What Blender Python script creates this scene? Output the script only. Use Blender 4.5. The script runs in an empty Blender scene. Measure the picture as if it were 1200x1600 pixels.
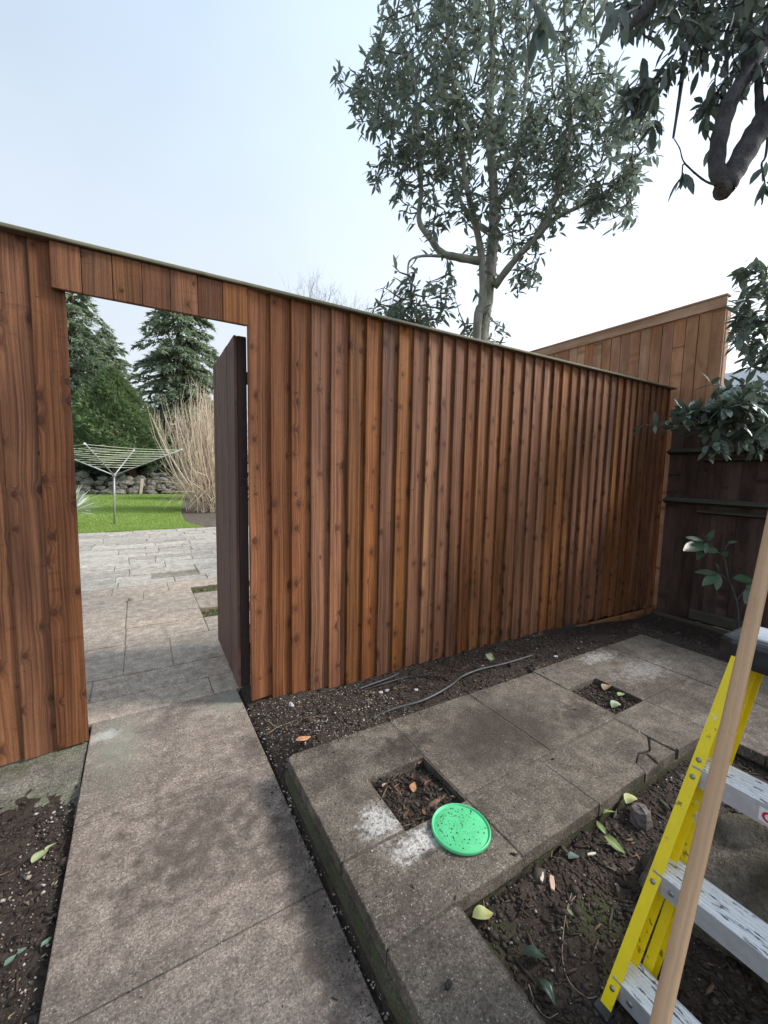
import bpy, math, random
import numpy as np
from mathutils import Matrix, Vector, noise as mnoise

random.seed(7); rng = np.random.default_rng(7)
S = bpy.context.scene; COL = S.collection
PI = math.pi

# ------------------------------------------------------------------ camera
CAM_H = 1.4; FPX = 642.0
YAW, PITCH, ROLL = math.radians(30.82), math.radians(5.6), math.radians(1.18)
_f = np.array([math.sin(YAW)*math.cos(PITCH), math.cos(YAW)*math.cos(PITCH), -math.sin(PITCH)])
_r = np.array([math.cos(YAW), -math.sin(YAW), 0.0]); _u = np.cross(_r, _f)
CR = _r*math.cos(ROLL)+_u*math.sin(ROLL); CU = -_r*math.sin(ROLL)+_u*math.cos(ROLL); CF = _f
cam = bpy.data.cameras.new('camera'); cam_o = bpy.data.objects.new('camera', cam); COL.objects.link(cam_o)
cam.sensor_fit = 'HORIZONTAL'; cam.sensor_width = 36; cam.lens = 36*FPX/1200
cam.clip_start = 0.02; cam.clip_end = 2000
M = Matrix.Identity(4)
for i in range(3): M[i][0] = CR[i]; M[i][1] = CU[i]; M[i][2] = -CF[i]
M[2][3] = CAM_H
cam_o.matrix_world = M; S.camera = cam_o

# ------------------------------------------------------------------ world, sun, exposure
SUN_TO = Vector((0.86, -0.36, 0.72)).normalized()
SUN_EL = math.asin(SUN_TO.z); SUN_AZ = math.atan2(SUN_TO.x, SUN_TO.y)
w = bpy.data.worlds.new('World'); S.world = w; w.use_nodes = True
nt = w.node_tree; nt.nodes.clear()
out = nt.nodes.new('ShaderNodeOutputWorld'); bg = nt.nodes.new('ShaderNodeBackground')
sky = nt.nodes.new('ShaderNodeTexSky'); sky.sky_type = 'NISHITA'; sky.sun_disc = False
sky.sun_elevation = SUN_EL; sky.sun_rotation = SUN_AZ
sky.air_density = 1.0; sky.dust_density = 3.0; sky.ozone_density = 1.0
mixn = nt.nodes.new('ShaderNodeMix'); mixn.data_type = 'RGBA'; mixn.inputs[0].default_value = 0.62
tc = nt.nodes.new('ShaderNodeTexCoord'); nz = nt.nodes.new('ShaderNodeTexNoise')
nz.inputs['Scale'].default_value = 1.6; nz.inputs['Detail'].default_value = 5; nz.inputs['Roughness'].default_value = 0.45
mr = nt.nodes.new('ShaderNodeMapRange'); mr.inputs[1].default_value = 0.35; mr.inputs[2].default_value = 0.7
mr.inputs[3].default_value = 0.62; mr.inputs[4].default_value = 0.78
nt.links.new(tc.outputs['Generated'], nz.inputs['Vector']); nt.links.new(nz.outputs[0], mr.inputs[0])
nt.links.new(mr.outputs[0], mixn.inputs[0])
nt.links.new(sky.outputs[0], mixn.inputs[6]); 
sx = nt.nodes.new('ShaderNodeSeparateXYZ'); nt.links.new(tc.outputs['Generated'], sx.inputs[0])
el = nt.nodes.new('ShaderNodeMapRange'); el.interpolation_type = 'SMOOTHSTEP'; el.inputs[1].default_value = 0.0; el.inputs[2].default_value = 0.95
nt.links.new(sx.outputs[2], el.inputs[0])
veil = nt.nodes.new('ShaderNodeMix'); veil.data_type = 'RGBA'; nt.links.new(el.outputs[0], veil.inputs[0])
veil.inputs[6].default_value = (7.2, 7.55, 7.9, 1); veil.inputs[7].default_value = (4.55, 5.75, 7.1, 1)      # thin cloud veil, whiter towards the horizon
dt = nt.nodes.new('ShaderNodeVectorMath'); dt.operation = 'DOT_PRODUCT'; nt.links.new(tc.outputs['Generated'], dt.inputs[0]); dt.inputs[1].default_value = SUN_TO
gl = nt.nodes.new('ShaderNodeMapRange'); gl.interpolation_type = 'SMOOTHSTEP'; gl.inputs[1].default_value = -0.1; gl.inputs[2].default_value = 1.0; gl.inputs[3].default_value = 1.0; gl.inputs[4].default_value = 1.75
nt.links.new(dt.outputs['Value'], gl.inputs[0])          # thin cloud scatters more light around the sun
vs = nt.nodes.new('ShaderNodeVectorMath'); vs.operation = 'SCALE'; nt.links.new(veil.outputs[2], vs.inputs[0]); nt.links.new(gl.outputs[0], vs.inputs['Scale'])
nt.links.new(vs.outputs[0], mixn.inputs[7])
nt.links.new(mixn.outputs[2], bg.inputs[0]); bg.inputs[1].default_value = 0.10
nt.links.new(bg.outputs[0], out.inputs[0])
sl = bpy.data.lights.new('sun', 'SUN'); sl.energy = 3.0; sl.angle = math.radians(14); sl.color = (1.0, 0.96, 0.9)
so = bpy.data.objects.new('sun', sl); COL.objects.link(so); so.location = (6, -6, 12)
so.rotation_euler = (-SUN_TO).to_track_quat('-Z', 'Y').to_euler()
S.view_settings.view_transform = 'Standard'; S.view_settings.look = 'None'
S.view_settings.exposure = 0.58; S.view_settings.gamma = 1.0; S.view_settings.use_curve_mapping = False

# ------------------------------------------------------------------ helpers
def at(px, py, d):
    """point that shows at photo pixel (px, py), d metres in front of the camera"""
    k = CF + (px-600)/FPX*CR - (py-800)/FPX*CU
    return np.array([0, 0, CAM_H]) + k*d
def on_z(px, py, z):
    k = CF + (px-600)/FPX*CR - (py-800)/FPX*CU
    return k*((z-CAM_H)/k[2]) + np.array([0, 0, CAM_H])
def project(P):
    Q = np.asarray(P) - np.array([0, 0, CAM_H]); d = Q@CF
    dd = np.where(np.abs(d) < 1e-6, 1e-6, d)
    return 600+FPX*(Q@CR)/dd, 800-FPX*(Q@CU)/dd, d

def link(o, parent=None):
    COL.objects.link(o)
    if parent is not None: o.parent = parent
    return o
def mesh_of(name, V, F, mat=None, smooth=False):
    me = bpy.data.meshes.new(name); me.from_pydata([tuple(v) for v in V], [], [tuple(f) for f in F])
    if mat: me.materials.append(mat)
    if smooth: me.polygons.foreach_set('use_smooth', [True]*len(me.polygons))
    me.update(); return me
def mesh_np(name, V, F, mat=None, smooth=False):
    """V (n,3), F (m,k) arrays"""
    me = bpy.data.meshes.new(name); V = np.asarray(V, np.float32); F = np.asarray(F, np.int32); m, k = F.shape
    me.vertices.add(len(V)); me.vertices.foreach_set('co', V.ravel())
    me.loops.add(m*k); me.loops.foreach_set('vertex_index', F.ravel())
    me.polygons.add(m); me.polygons.foreach_set('loop_start', np.arange(m, dtype=np.int32)*k)
    if smooth: me.polygons.foreach_set('use_smooth', np.ones(m, bool))
    me.update(calc_edges=True)
    if mat: me.materials.append(mat)
    return me
def ob(name, me, parent=None, loc=None, rot=None):
    o = bpy.data.objects.new(name, me); link(o, parent)
    if loc is not None: o.location = [float(c) for c in loc]
    if rot is not None: o.rotation_euler = rot
    return o
def tag(o, label=None, cat=None, group=None, kind=None):
    if label: o['label'] = label
    if cat: o['category'] = cat
    if group: o['group'] = group
    if kind: o['kind'] = kind
    return o
def empty(name, loc, label=None, cat=None, group=None, kind=None):
    o = bpy.data.objects.new(name, None); o.location = [float(c) for c in loc]; o.empty_display_size = 0.1
    return tag(link(o), label, cat, group, kind)

class MB:
    def __init__(s): s.V = []; s.F = []
    def add(s, V, F):
        n = len(s.V); s.V += [tuple(v) for v in V]; s.F += [tuple(i+n for i in f) for f in F]; return s
    def box(s, x0, x1, y0, y1, z0, z1, b=0.0):
        if b <= 0:
            V = [(x, y, z) for z in (z0, z1) for (x, y) in ((x0, y0), (x1, y0), (x1, y1), (x0, y1))]
            return s.add(V, [(3,2,1,0),(4,5,6,7),(0,1,5,4),(1,2,6,5),(2,3,7,6),(3,0,4,7)])
        # chamfered on all edges: rings along z with octagonal section
        def oct_(i): 
            a, c, d, e = x0+i, x1-i, y0+i, y1-i
            return [(a+b, d), (c-b, d), (c, d+b), (c, e-b), (c-b, e), (a+b, e), (a, e-b), (a, d+b)]
        V = []; F = []
        for z, i in ((z0, b), (z0+b, 0), (z1-b, 0), (z1, b)):
            V += [(x, y, z) for x, y in oct_(i*0.6)]
        for k in range(3):
            for j in range(8): F.append((k*8+j, k*8+(j+1) % 8, k*8+8+(j+1) % 8, k*8+8+j))
        F.append(tuple(range(7, -1, -1))); F.append(tuple(range(24, 32)))
        return s.add(V, F)
    def tube(s, P, R, n=6, cap=True):
        P = np.asarray(P, float); m = len(P)
        if np.isscalar(R): R = [R]*m
        T = np.gradient(P, axis=0); T /= np.linalg.norm(T, axis=1)[:, None]+1e-9
        ref = np.array([0, 0, 1.0]) if abs(T[0][2]) < 0.9 else np.array([1.0, 0, 0])
        a = np.cross(T[0], ref); a /= np.linalg.norm(a)
        V = []; F = []
        for i in range(m):
            a = a - T[i]*(a@T[i]); a /= np.linalg.norm(a)+1e-9; b_ = np.cross(T[i], a)
            for j in range(n):
                t = 2*PI*j/n; V.append(P[i]+R[i]*(math.cos(t)*a+math.sin(t)*b_))
        for i in range(m-1):
            for j in range(n): F.append((i*n+j, i*n+(j+1) % n, (i+1)*n+(j+1) % n, (i+1)*n+j))
        if cap: F.append(tuple(range(n-1, -1, -1))); F.append(tuple(range((m-1)*n, m*n)))
        return s.add(V, F)
    def lathe(s, prof, n=48):
        V = []; F = []; m = len(prof)
        for r, z in prof:
            for j in range(n): V.append((r*math.cos(2*PI*j/n), r*math.sin(2*PI*j/n), z))
        for i in range(m-1):
            for j in range(n): F.append((i*n+j, i*n+(j+1) % n, (i+1)*n+(j+1) % n, (i+1)*n+j))
        F.append(tuple(range(n-1, -1, -1))); F.append(tuple(range((m-1)*n, m*n)))
        return s.add(V, F)
    def poly(s, pts, z0, z1, b=0.006):
        n = len(pts); P = np.array(pts, float)
        if sum(P[i][0]*P[(i+1) % n][1]-P[(i+1) % n][0]*P[i][1] for i in range(n)) < 0: P = P[::-1]
        def inset(d):
            out = []
            for i in range(n):
                a = P[i]-P[i-1]; c = P[(i+1) % n]-P[i]
                na = np.array([-a[1], a[0]])/np.linalg.norm(a); nc = np.array([-c[1], c[0]])/np.linalg.norm(c)
                k = na+nc; out.append(P[i]+d*k/max(0.3, (1+na@nc)))
            return out
        V = []
        for q, z in ((P, z0), (P, z1-b), (inset(b*0.35), z1-b*0.3), (inset(b), z1)): V += [(x, y, z) for x, y in q]
        F = []
        for k in range(3):
            for j in range(n): F.append((k*n+j, k*n+(j+1) % n, k*n+n+(j+1) % n, k*n+n+j))
        F.append(tuple(range(n-1, -1, -1))); F.append(tuple(range(3*n, 4*n)))
        return s.add(V, F)
    def mesh(s, name, mat=None, smooth=False): return mesh_of(name, s.V, s.F, mat, smooth)
    def build(s, name, mat, parent=None, loc=None, rot=None, smooth=False):
        return ob(name, s.mesh(name, mat, smooth), parent, loc, rot)

# ------------------------------------------------------------------ materials
class NB:
    def __init__(s, name):
        s.m = bpy.data.materials.new(name); s.m.use_nodes = True; s.t = s.m.node_tree; s.t.nodes.clear()
        s.o = s.t.nodes.new('ShaderNodeOutputMaterial'); s.b = s.t.nodes.new('ShaderNodeBsdfPrincipled')
        s.t.links.new(s.b.outputs[0], s.o.inputs[0])
    def n(s, ty): return s.t.nodes.new('ShaderNode'+ty)
    def put(s, sock, v):
        if v is None: return
        if hasattr(v, 'links') or isinstance(v, bpy.types.NodeSocket): s.t.links.new(v, sock)
        else:
            if hasattr(sock.default_value, '__len__') and not hasattr(v, '__len__'): v = [v]*len(sock.default_value)
            if hasattr(v, '__len__') and len(v) == 3 and len(sock.default_value) == 4: v = (*v, 1)
            sock.default_value = v
    def math(s, op, a, b=None, c=None, clamp=False):
        k = s.n('Math'); k.operation = op; k.use_clamp = clamp
        s.put(k.inputs[0], a); s.put(k.inputs[1], b); s.put(k.inputs[2], c); return k.outputs[0]
    def vmul(s, v, c, off=None):
        k = s.n('VectorMath'); k.operation = 'MULTIPLY_ADD' if off is not None else 'MULTIPLY'
        s.put(k.inputs[0], v); s.put(k.inputs[1], c)
        if off is not None: s.put(k.inputs[2], off)
        return k.outputs[0]
    def vadd(s, a, b):
        k = s.n('VectorMath'); k.operation = 'ADD'; s.put(k.inputs[0], a); s.put(k.inputs[1], b); return k.outputs[0]
    def noise(s, v, sc=1, det=3, ro=0.5, dis=0):
        k = s.n('TexNoise'); s.put(k.inputs['Vector'], v); k.inputs['Scale'].default_value = sc
        k.inputs['Detail'].default_value = det; k.inputs['Roughness'].default_value = ro; k.inputs['Distortion'].default_value = dis
        return k.outputs[0]
    def vor(s, v, sc=1, feat='F1', outp='Distance', rnd=1):
        k = s.n('TexVoronoi'); k.feature = feat; s.put(k.inputs['Vector'], v); k.inputs['Scale'].default_value = sc
        k.inputs['Randomness'].default_value = rnd; return k.outputs[outp]
    def mapr(s, v, a, b, c=0, d=1, smooth=True):
        k = s.n('MapRange'); k.interpolation_type = 'SMOOTHSTEP' if smooth else 'LINEAR'
        s.put(k.inputs[0], v)
        for i, q in enumerate((a, b, c, d)): s.put(k.inputs[i+1], q)
        return k.outputs[0]
    def mix(s, f, a, b, mode='MIX'):
        k = s.n('Mix'); k.data_type = 'RGBA'; k.blend_type = mode
        s.put(k.inputs[0], f); s.put(k.inputs[6], a); s.put(k.inputs[7], b); return k.outputs[2]
    def comb(s, x, y, z):
        k = s.n('CombineXYZ'); s.put(k.inputs[0], x); s.put(k.inputs[1], y); s.put(k.inputs[2], z); return k.outputs[0]
    def sep(s, v): k = s.n('SeparateXYZ'); s.put(k.inputs[0], v); return k.outputs
    def objco(s): return s.n('TexCoord').outputs['Object']
    def pos(s): return s.n('NewGeometry').outputs['Position']
    def rand(s): return s.n('ObjectInfo').outputs['Random']
    def island(s): return s.n('NewGeometry').outputs['Random Per Island']
    def hsv(s, c, h=0.5, sa=1, v=1):
        k = s.n('HueSaturation'); s.put(k.inputs[0], h); s.put(k.inputs[1], sa); s.put(k.inputs[2], v); s.put(k.inputs[4], c); return k.outputs[0]
    def bump(s, h, st=0.3, d=0.01):
        k = s.n('Bump'); s.put(k.inputs['Height'], h); k.inputs['Strength'].default_value = st; k.inputs['Distance'].default_value = d
        s.t.links.new(k.outputs[0], s.b.inputs['Normal'])
    def fin(s, col, rough=0.8, spec=None, metal=None):
        s.put(s.b.inputs['Base Color'], col); s.put(s.b.inputs['Roughness'], rough)
        if spec is not None: s.b.inputs['Specular IOR Level'].default_value = spec
        if metal is not None: s.put(s.b.inputs['Metallic'], metal)
        return s.m

def wood(name, dark, light, knotc, tone=(0.85, 1.12), knots=1.0, axis='z', weather=None, rough=0.72, grain=1.0, huev=0.004, spec=0.3):
    b = NB(name); co = b.objco(); r = b.rand()
    if axis == 'y': x, y, z = b.sep(co); co = b.comb(x, z, y)
    if axis == 'x': x, y, z = b.sep(co); co = b.comb(y, z, x)
    off = b.comb(b.math('MULTIPLY', r, 37.0), b.math('MULTIPLY', r, 91.0), b.math('MULTIPLY', r, 153.0))
    p = b.vadd(co, off)
    warp = b.noise(b.vmul(p, (2.0, 2.0, 1.1)), 1.3, 2)
    px_, py_, pz_ = b.sep(p)
    kv = b.comb(b.math('MULTIPLY', px_, 10.5), b.math('MULTIPLY', pz_, 8.0), 0.0)
    vk = b.n('TexVoronoi'); vk.voronoi_dimensions = '2D'; b.put(vk.inputs['Vector'], kv); vk.inputs['Scale'].default_value = 1.0
    sel = b.mapr(b.sep(vk.outputs['Color'])[0], 0.60, 0.64); ksz = b.mapr(b.sep(vk.outputs['Color'])[1], 0, 1, 0.4, 1.3, False)
    kd = b.math('DIVIDE', vk.outputs['Distance'], ksz)
    kd = b.math('ADD', kd, b.math('MULTIPLY', b.math('SUBTRACT', b.noise(p, 55, 2), 0.5), 0.07))
    infl = b.math('MULTIPLY', b.math('POWER', b.mapr(kd, 0.0, 0.5, 1, 0), 1.3), sel)
    x, y, z = b.sep(p)
    gx = b.math('ADD', x, b.math('MULTIPLY', b.math('SUBTRACT', warp, 0.5), 0.045))
    gx = b.math('ADD', gx, b.math('MULTIPLY', infl, 0.019*min(1.0, knots)))
    rings = b.noise(b.comb(b.math('MULTIPLY', gx, 105*grain), b.math('MULTIPLY', y, 8), b.math('MULTIPLY', z, 0.9)), 1, 3, 0.55)
    fine = b.noise(b.comb(b.math('MULTIPLY', gx, 420), b.math('MULTIPLY', y, 300), b.math('MULTIPLY', z, 7)), 1, 2)
    rough_saw = b.noise(b.vmul(p, (160, 160, 60)), 1, 3, 0.7)
    blot = b.noise(b.vmul(p, (7, 7, 1.6)), 1, 4, 0.6)
    f = b.mapr(rings, 0.33, 0.66)
    f = b.math('ADD', b.math('MULTIPLY', f, 0.62), b.math('MULTIPLY', b.mapr(blot, 0.3, 0.7), 0.38))
    c = b.mix(f, dark, light)
    c = b.mix(b.math('MULTIPLY', b.math('MULTIPLY', b.mapr(rough_saw, 0.5, 0.75), 0.35), 1.0), c, dark)
    c = b.mix(b.math('MULTIPLY', b.mapr(fine, 0.55, 0.8), 0.35), c, knotc)
    ring2 = b.mapr(b.math('FRACT', b.math('MULTIPLY', kd, 26.0)), 0.2, 0.8, 0.55, 1.0)
    kn = b.math('MULTIPLY', b.math('MULTIPLY', b.mapr(kd, 0.10, 0.19, 1, 0), ring2), b.math('MULTIPLY', sel, knots))
    c = b.mix(b.math('MULTIPLY', kn, 0.92), c, knotc)
    halo = b.math('MULTIPLY', b.mapr(kd, 0.16, 0.5, 1, 0), b.math('MULTIPLY', sel, 0.38*knots))
    c = b.mix(halo, c, dark)
    band = b.math('MULTIPLY', b.mapr(b.noise(b.vmul(p, (5, 5, 34)), 1, 3, 0.6), 0.62, 0.72), 0.35*knots)   # cross marks of the saw and branch whorls
    c = b.mix(band, c, dark)
    stk = b.noise(b.vmul(p, (16, 16, 0.45)), 1, 4, 0.6)
    c = b.mix(b.mapr(stk, 0.52, 0.68, 0, 0.55), c, dark)
    pale = b.noise(b.vmul(b.vadd(p, (5, 7, 3)), (26, 26, 0.8)), 1, 4, 0.65)
    c = b.mix(b.mapr(pale, 0.6, 0.74, 0, 0.3), c, b.hsv(light, 0.5, 0.72, 1.15))
    if weather:   # greenish / grey weathering patches with a shape of their own
        wn = b.noise(b.vmul(p, (5, 5, 0.9)), 1, 5, 0.65)
        c = b.mix(b.mapr(wn, weather[1], weather[1]+0.22, 0, weather[2]), c, weather[0])
    r2 = b.math('FRACT', b.math('MULTIPLY', r, 17.31)); r3 = b.math('FRACT', b.math('MULTIPLY', r, 53.7))
    c = b.hsv(c, b.mapr(r3, 0, 1, 0.5-huev, 0.5+huev, False), b.mapr(r2, 0, 1, 0.90, 1.08, False), b.mapr(r, 0, 1, tone[0], tone[1], False))
    h = b.math('ADD', b.math('MULTIPLY', rings, 0.5), b.math('ADD', b.math('MULTIPLY', rough_saw, 0.5), b.math('MULTIPLY', kn, -0.5)))
    b.bump(h, 0.6, 0.005)
    return b.fin(c, rough, spec)

def concrete(name, base, dirt, specks=1.0, dirtlo=0.45, dirtamt=0.75, extra=None, tint=(0.9, 1.08)):
    b = NB(name); p = b.pos(); r = b.rand()
    n1 = b.noise(p, 3.2, 6, 0.62); n2 = b.noise(p, 17, 5, 0.6); n3 = b.noise(p, 160, 3, 0.6); n4 = b.noise(b.vadd(p, (9, 4, 2)), 1.3, 4, 0.55)
    c = b.mix(b.mapr(n2, 0.3, 0.7), b.hsv(base, 0.5, 1.05, 0.66), b.hsv(base, 0.5, 1, 1.12))
    c = b.mix(b.mapr(n3, 0.35, 0.68, 0, 0.8), c, b.hsv(base, 0.5, 0.9, 0.55))
    c = b.mix(b.math('MULTIPLY', b.mapr(n1, dirtlo, dirtlo+0.2), dirtamt), c, dirt)
    c = b.mix(b.mapr(n4, 0.5, 0.68, 0, 0.5), c, b.hsv(dirt, 0.5, 0.8, 1.5))
    big = b.vor(b.vmul(p, (1, 1, 0.3)), 95); small = b.vor(p, 190)
    rn = b.vor(b.vmul(p, (1, 1, 0.3)), 95, 'F1', 'Color')
    sp = b.math('MULTIPLY', b.mapr(big, 0.14, 0.30, 1, 0), b.math('MULTIPLY', b.mapr(rn, 0.58, 0.66), b.mapr(n4, 0.35, 0.6, 0.25, 1)))
    sp = b.math('ADD', sp, b.math('MULTIPLY', b.mapr(small, 0.14, 0.32, 1, 0), b.mapr(n2, 0.38, 0.6, 0.1, 0.9)))
    c = b.mix(b.math('MULTIPLY', sp, 0.85*specks, None, True), c, (0.52, 0.47, 0.41))
    pit = b.mapr(b.vor(b.vadd(p, (3, 3, 3)), 95), 0.08, 0.2, 1, 0)
    c = b.mix(b.math('MULTIPLY', pit, b.mapr(n2, 0.45, 0.6, 0, 0.8)), c, b.hsv(dirt, 0.5, 1, 0.5))
    n6 = b.noise(p, 100, 5, 0.85); n7 = b.noise(b.vadd(p, (2, 8, 1)), 9, 6, 0.75)
    c = b.hsv(c, 0.5, 1, b.math('MULTIPLY', b.mapr(n6, 0.32, 0.68, 0.5, 1.5), b.mapr(n7, 0.3, 0.7, 0.78, 1.2)))
    if extra: c = extra(b, p, c, n1, n2)
    c = b.hsv(c, 0.5, 1, b.mapr(r, 0, 1, tint[0], tint[1], False))
    h = b.math('ADD', b.math('MULTIPLY', n3, 0.4), b.math('ADD', b.math('MULTIPLY', n2, 0.9), b.math('MULTIPLY', pit, -0.35)))
    b.bump(b.math('ADD', h, b.math('MULTIPLY', n6, 0.8)), 0.85, 0.008)
    return b.fin(c, b.mapr(n1, 0.3, 0.7, 0.92, 0.72), 0.25)

def blob(b, p, x, y, rx, ry, nz_, soft=0.5, amp=0.9):
    """0..1 mask of an irregular stain centred at (x, y)"""
    q = b.vmul(b.vadd(p, (-x, -y, 0)), (1/rx, 1/ry, 0))
    k = b.n('VectorMath'); k.operation = 'LENGTH'; b.put(k.inputs[0], q)
    d = b.math('ADD', k.outputs['Value'], b.math('MULTIPLY', b.math('SUBTRACT', nz_, 0.5), amp*2))
    return b.mapr(d, 1.0-soft, 1.0, 1, 0)

def slab_extra(b, p, c, n1, n2):
    n5 = b.noise(p, 38, 4, 0.65)
    wh = b.math('MAXIMUM', blob(b, p, 0.72, 1.19, 0.10, 0.10, n5, 0.7), blob(b, p, 0.79, 1.05, 0.13, 0.07, n5, 0.7))
    wh = b.math('MAXIMUM', wh, b.math('MULTIPLY', blob(b, p, 2.75, 1.62, 0.24, 0.09, n5, 0.8, 1.3), 0.6))
    wh = b.math('MAXIMUM', wh, b.math('MULTIPLY', blob(b, p, 2.85, 1.36, 0.34, 0.14, n5, 0.8, 1.5), 0.4))
    wh = b.math('MULTIPLY', wh, b.mapr(b.noise(p, 75, 5, 0.75), 0.38, 0.56, 0.15, 1))
    c = b.mix(b.math('MULTIPLY', wh, 0.85), c, (0.66, 0.64, 0.61))
    bk = b.math('MAXIMUM', blob(b, p, 1.02, 1.50, 0.22, 0.14, n2, 0.9), blob(b, p, 2.02, 1.26, 0.24, 0.16, n2, 0.9))
    bk = b.math('MAXIMUM', bk, blob(b, p, 1.5, 1.38, 0.62, 0.30, n1, 0.9))
    bk = b.math('MAXIMUM', bk, blob(b, p, 0.80, 1.0, 0.05, 0.02, n5, 0.6))
    c = b.mix(b.math('MULTIPLY', bk, 0.72), c, (0.04, 0.03, 0.025))
    st = b.noise(b.vmul(p, (14, 90, 1)), 1, 2)      # scratches
    return b.mix(b.math('MULTIPLY', b.mapr(st, 0.70, 0.76), b.mapr(n1, 0.4, 0.6, 0, 0.5)), c, (0.42, 0.39, 0.35))
def path_extra(b, p, c, n1, n2):
    n5 = b.noise(p, 26, 4, 0.65)
    g = b.math('MAXIMUM', blob(b, p, -0.14, 2.35, 0.18, 0.5, n2, 0.9, 0.5), blob(b, p, 0.42, 2.5, 0.16, 0.2, n5, 0.8))
    c = b.mix(b.math('MULTIPLY', g, 0.5), c, (0.30, 0.31, 0.24))
    wh = blob(b, p, -0.2, 2.46, 0.1, 0.07, n5, 0.9)
    c = b.mix(b.math('MULTIPLY', wh, 0.6), c, (0.6, 0.58, 0.55))
    dk = b.math('MAXIMUM', blob(b, p, 0.16, 1.58, 0.34, 0.3, n2, 0.9, 1.2), blob(b, p, 0.44, 1.15, 0.12, 0.7, n2, 0.9, 1.0))
    dk = b.math('MAXIMUM', dk, blob(b, p, 0.46, 2.0, 0.12, 0.22, n5, 0.9))
    return b.mix(b.math('MULTIPLY', dk, 0.6), c, (0.075, 0.058, 0.047))
def moss_extra(b, p, c, n1, n2):
    return b.mix(b.mapr(n2, 0.42, 0.6, 0, 0.75), c, (0.075, 0.085, 0.03))

MAT = {}
FD, FL, FK = (0.085, 0.030, 0.012), (0.335, 0.138, 0.055), (0.05, 0.019, 0.011)
MAT['fence'] = wood('fence_wood', FD, FL, FK, (0.72, 1.2), huev=0.0035)
MAT['fence_back'] = wood('fence_back_wood', FD, FL, FK, (0.7, 0.95))
MAT['cap'] = wood('capping_wood', (0.12, 0.115, 0.07), (0.27, 0.25, 0.16), (0.06, 0.05, 0.03), axis='x', knots=0.6)
MAT['plinth'] = wood('plinth_wood', FD, FL, FK, axis='x')
MAT['tall'] = wood('tall_fence_wood', (0.34, 0.155, 0.08), (0.60, 0.335, 0.195), (0.07, 0.03, 0.018), (0.88, 1.12))
MAT['tall_h'] = wood('tall_fence_trim_wood', (0.38, 0.2, 0.115), (0.64, 0.4, 0.25), (0.08, 0.035, 0.02), (0.95, 1.1), axis='y')
MAT['dark'] = wood('old_fence_wood', (0.042, 0.026, 0.021), (0.135, 0.085, 0.067), (0.008, 0.006, 0.006), (0.7, 1.15), 0.8)
MAT['dark_h'] = wood('old_rail_wood', (0.05, 0.046, 0.036), (0.115, 0.107, 0.083), (0.02, 0.017, 0.014), (0.8, 1.1), 0.5, axis='y')
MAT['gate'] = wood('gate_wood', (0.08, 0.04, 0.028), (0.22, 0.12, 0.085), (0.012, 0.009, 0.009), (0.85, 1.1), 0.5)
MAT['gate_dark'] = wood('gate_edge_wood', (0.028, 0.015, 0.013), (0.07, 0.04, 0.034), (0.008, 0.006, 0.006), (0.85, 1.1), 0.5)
MAT['pole'] = wood('pole_wood', (0.44, 0.26, 0.13), (0.60, 0.38, 0.20), (0.26, 0.14, 0.07), (0.98, 1.02), 0.12, rough=0.6)
MAT['stake'] = wood('stake_wood', (0.35, 0.28, 0.18), (0.55, 0.47, 0.33), (0.2, 0.14, 0.08))
MAT['path'] = concrete('path_concrete', (0.33, 0.265, 0.218), (0.115, 0.088, 0.07), 1.0, 0.47, 0.6, path_extra, (0.94, 1.06))
MAT['slab'] = concrete('raised_concrete', (0.205, 0.17, 0.135), (0.072, 0.056, 0.045), 0.7, 0.46, 0.75, slab_extra, (0.92, 1.06))
MAT['kerb'] = concrete('mossy_concrete', (0.17, 0.155, 0.11), (0.07, 0.062, 0.045), 0.4, 0.42, 0.7, moss_extra)
MAT['garden_slab'] = concrete('garden_path_concrete', (0.56, 0.45, 0.355), (0.24, 0.19, 0.14), 1.3, 0.55, 0.5, None, (0.92, 1.05))
MAT['stone_pav'] = concrete('grey_stone', (0.52, 0.47, 0.40), (0.24, 0.23, 0.19), 0.6, 0.5, 0.6, None, (0.8, 1.12))
MAT['joint_light'] = concrete('pale_joint', (0.32, 0.28, 0.22), (0.14, 0.13, 0.09), 0.3)
MAT['joint'] = concrete('joint_mortar', (0.16, 0.135, 0.108), (0.05, 0.05, 0.03), 0.3)
MAT['cement'] = concrete('cement_patch', (0.21, 0.19, 0.155), (0.10, 0.105, 0.055), 0.8, 0.44, 0.85, None)

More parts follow.
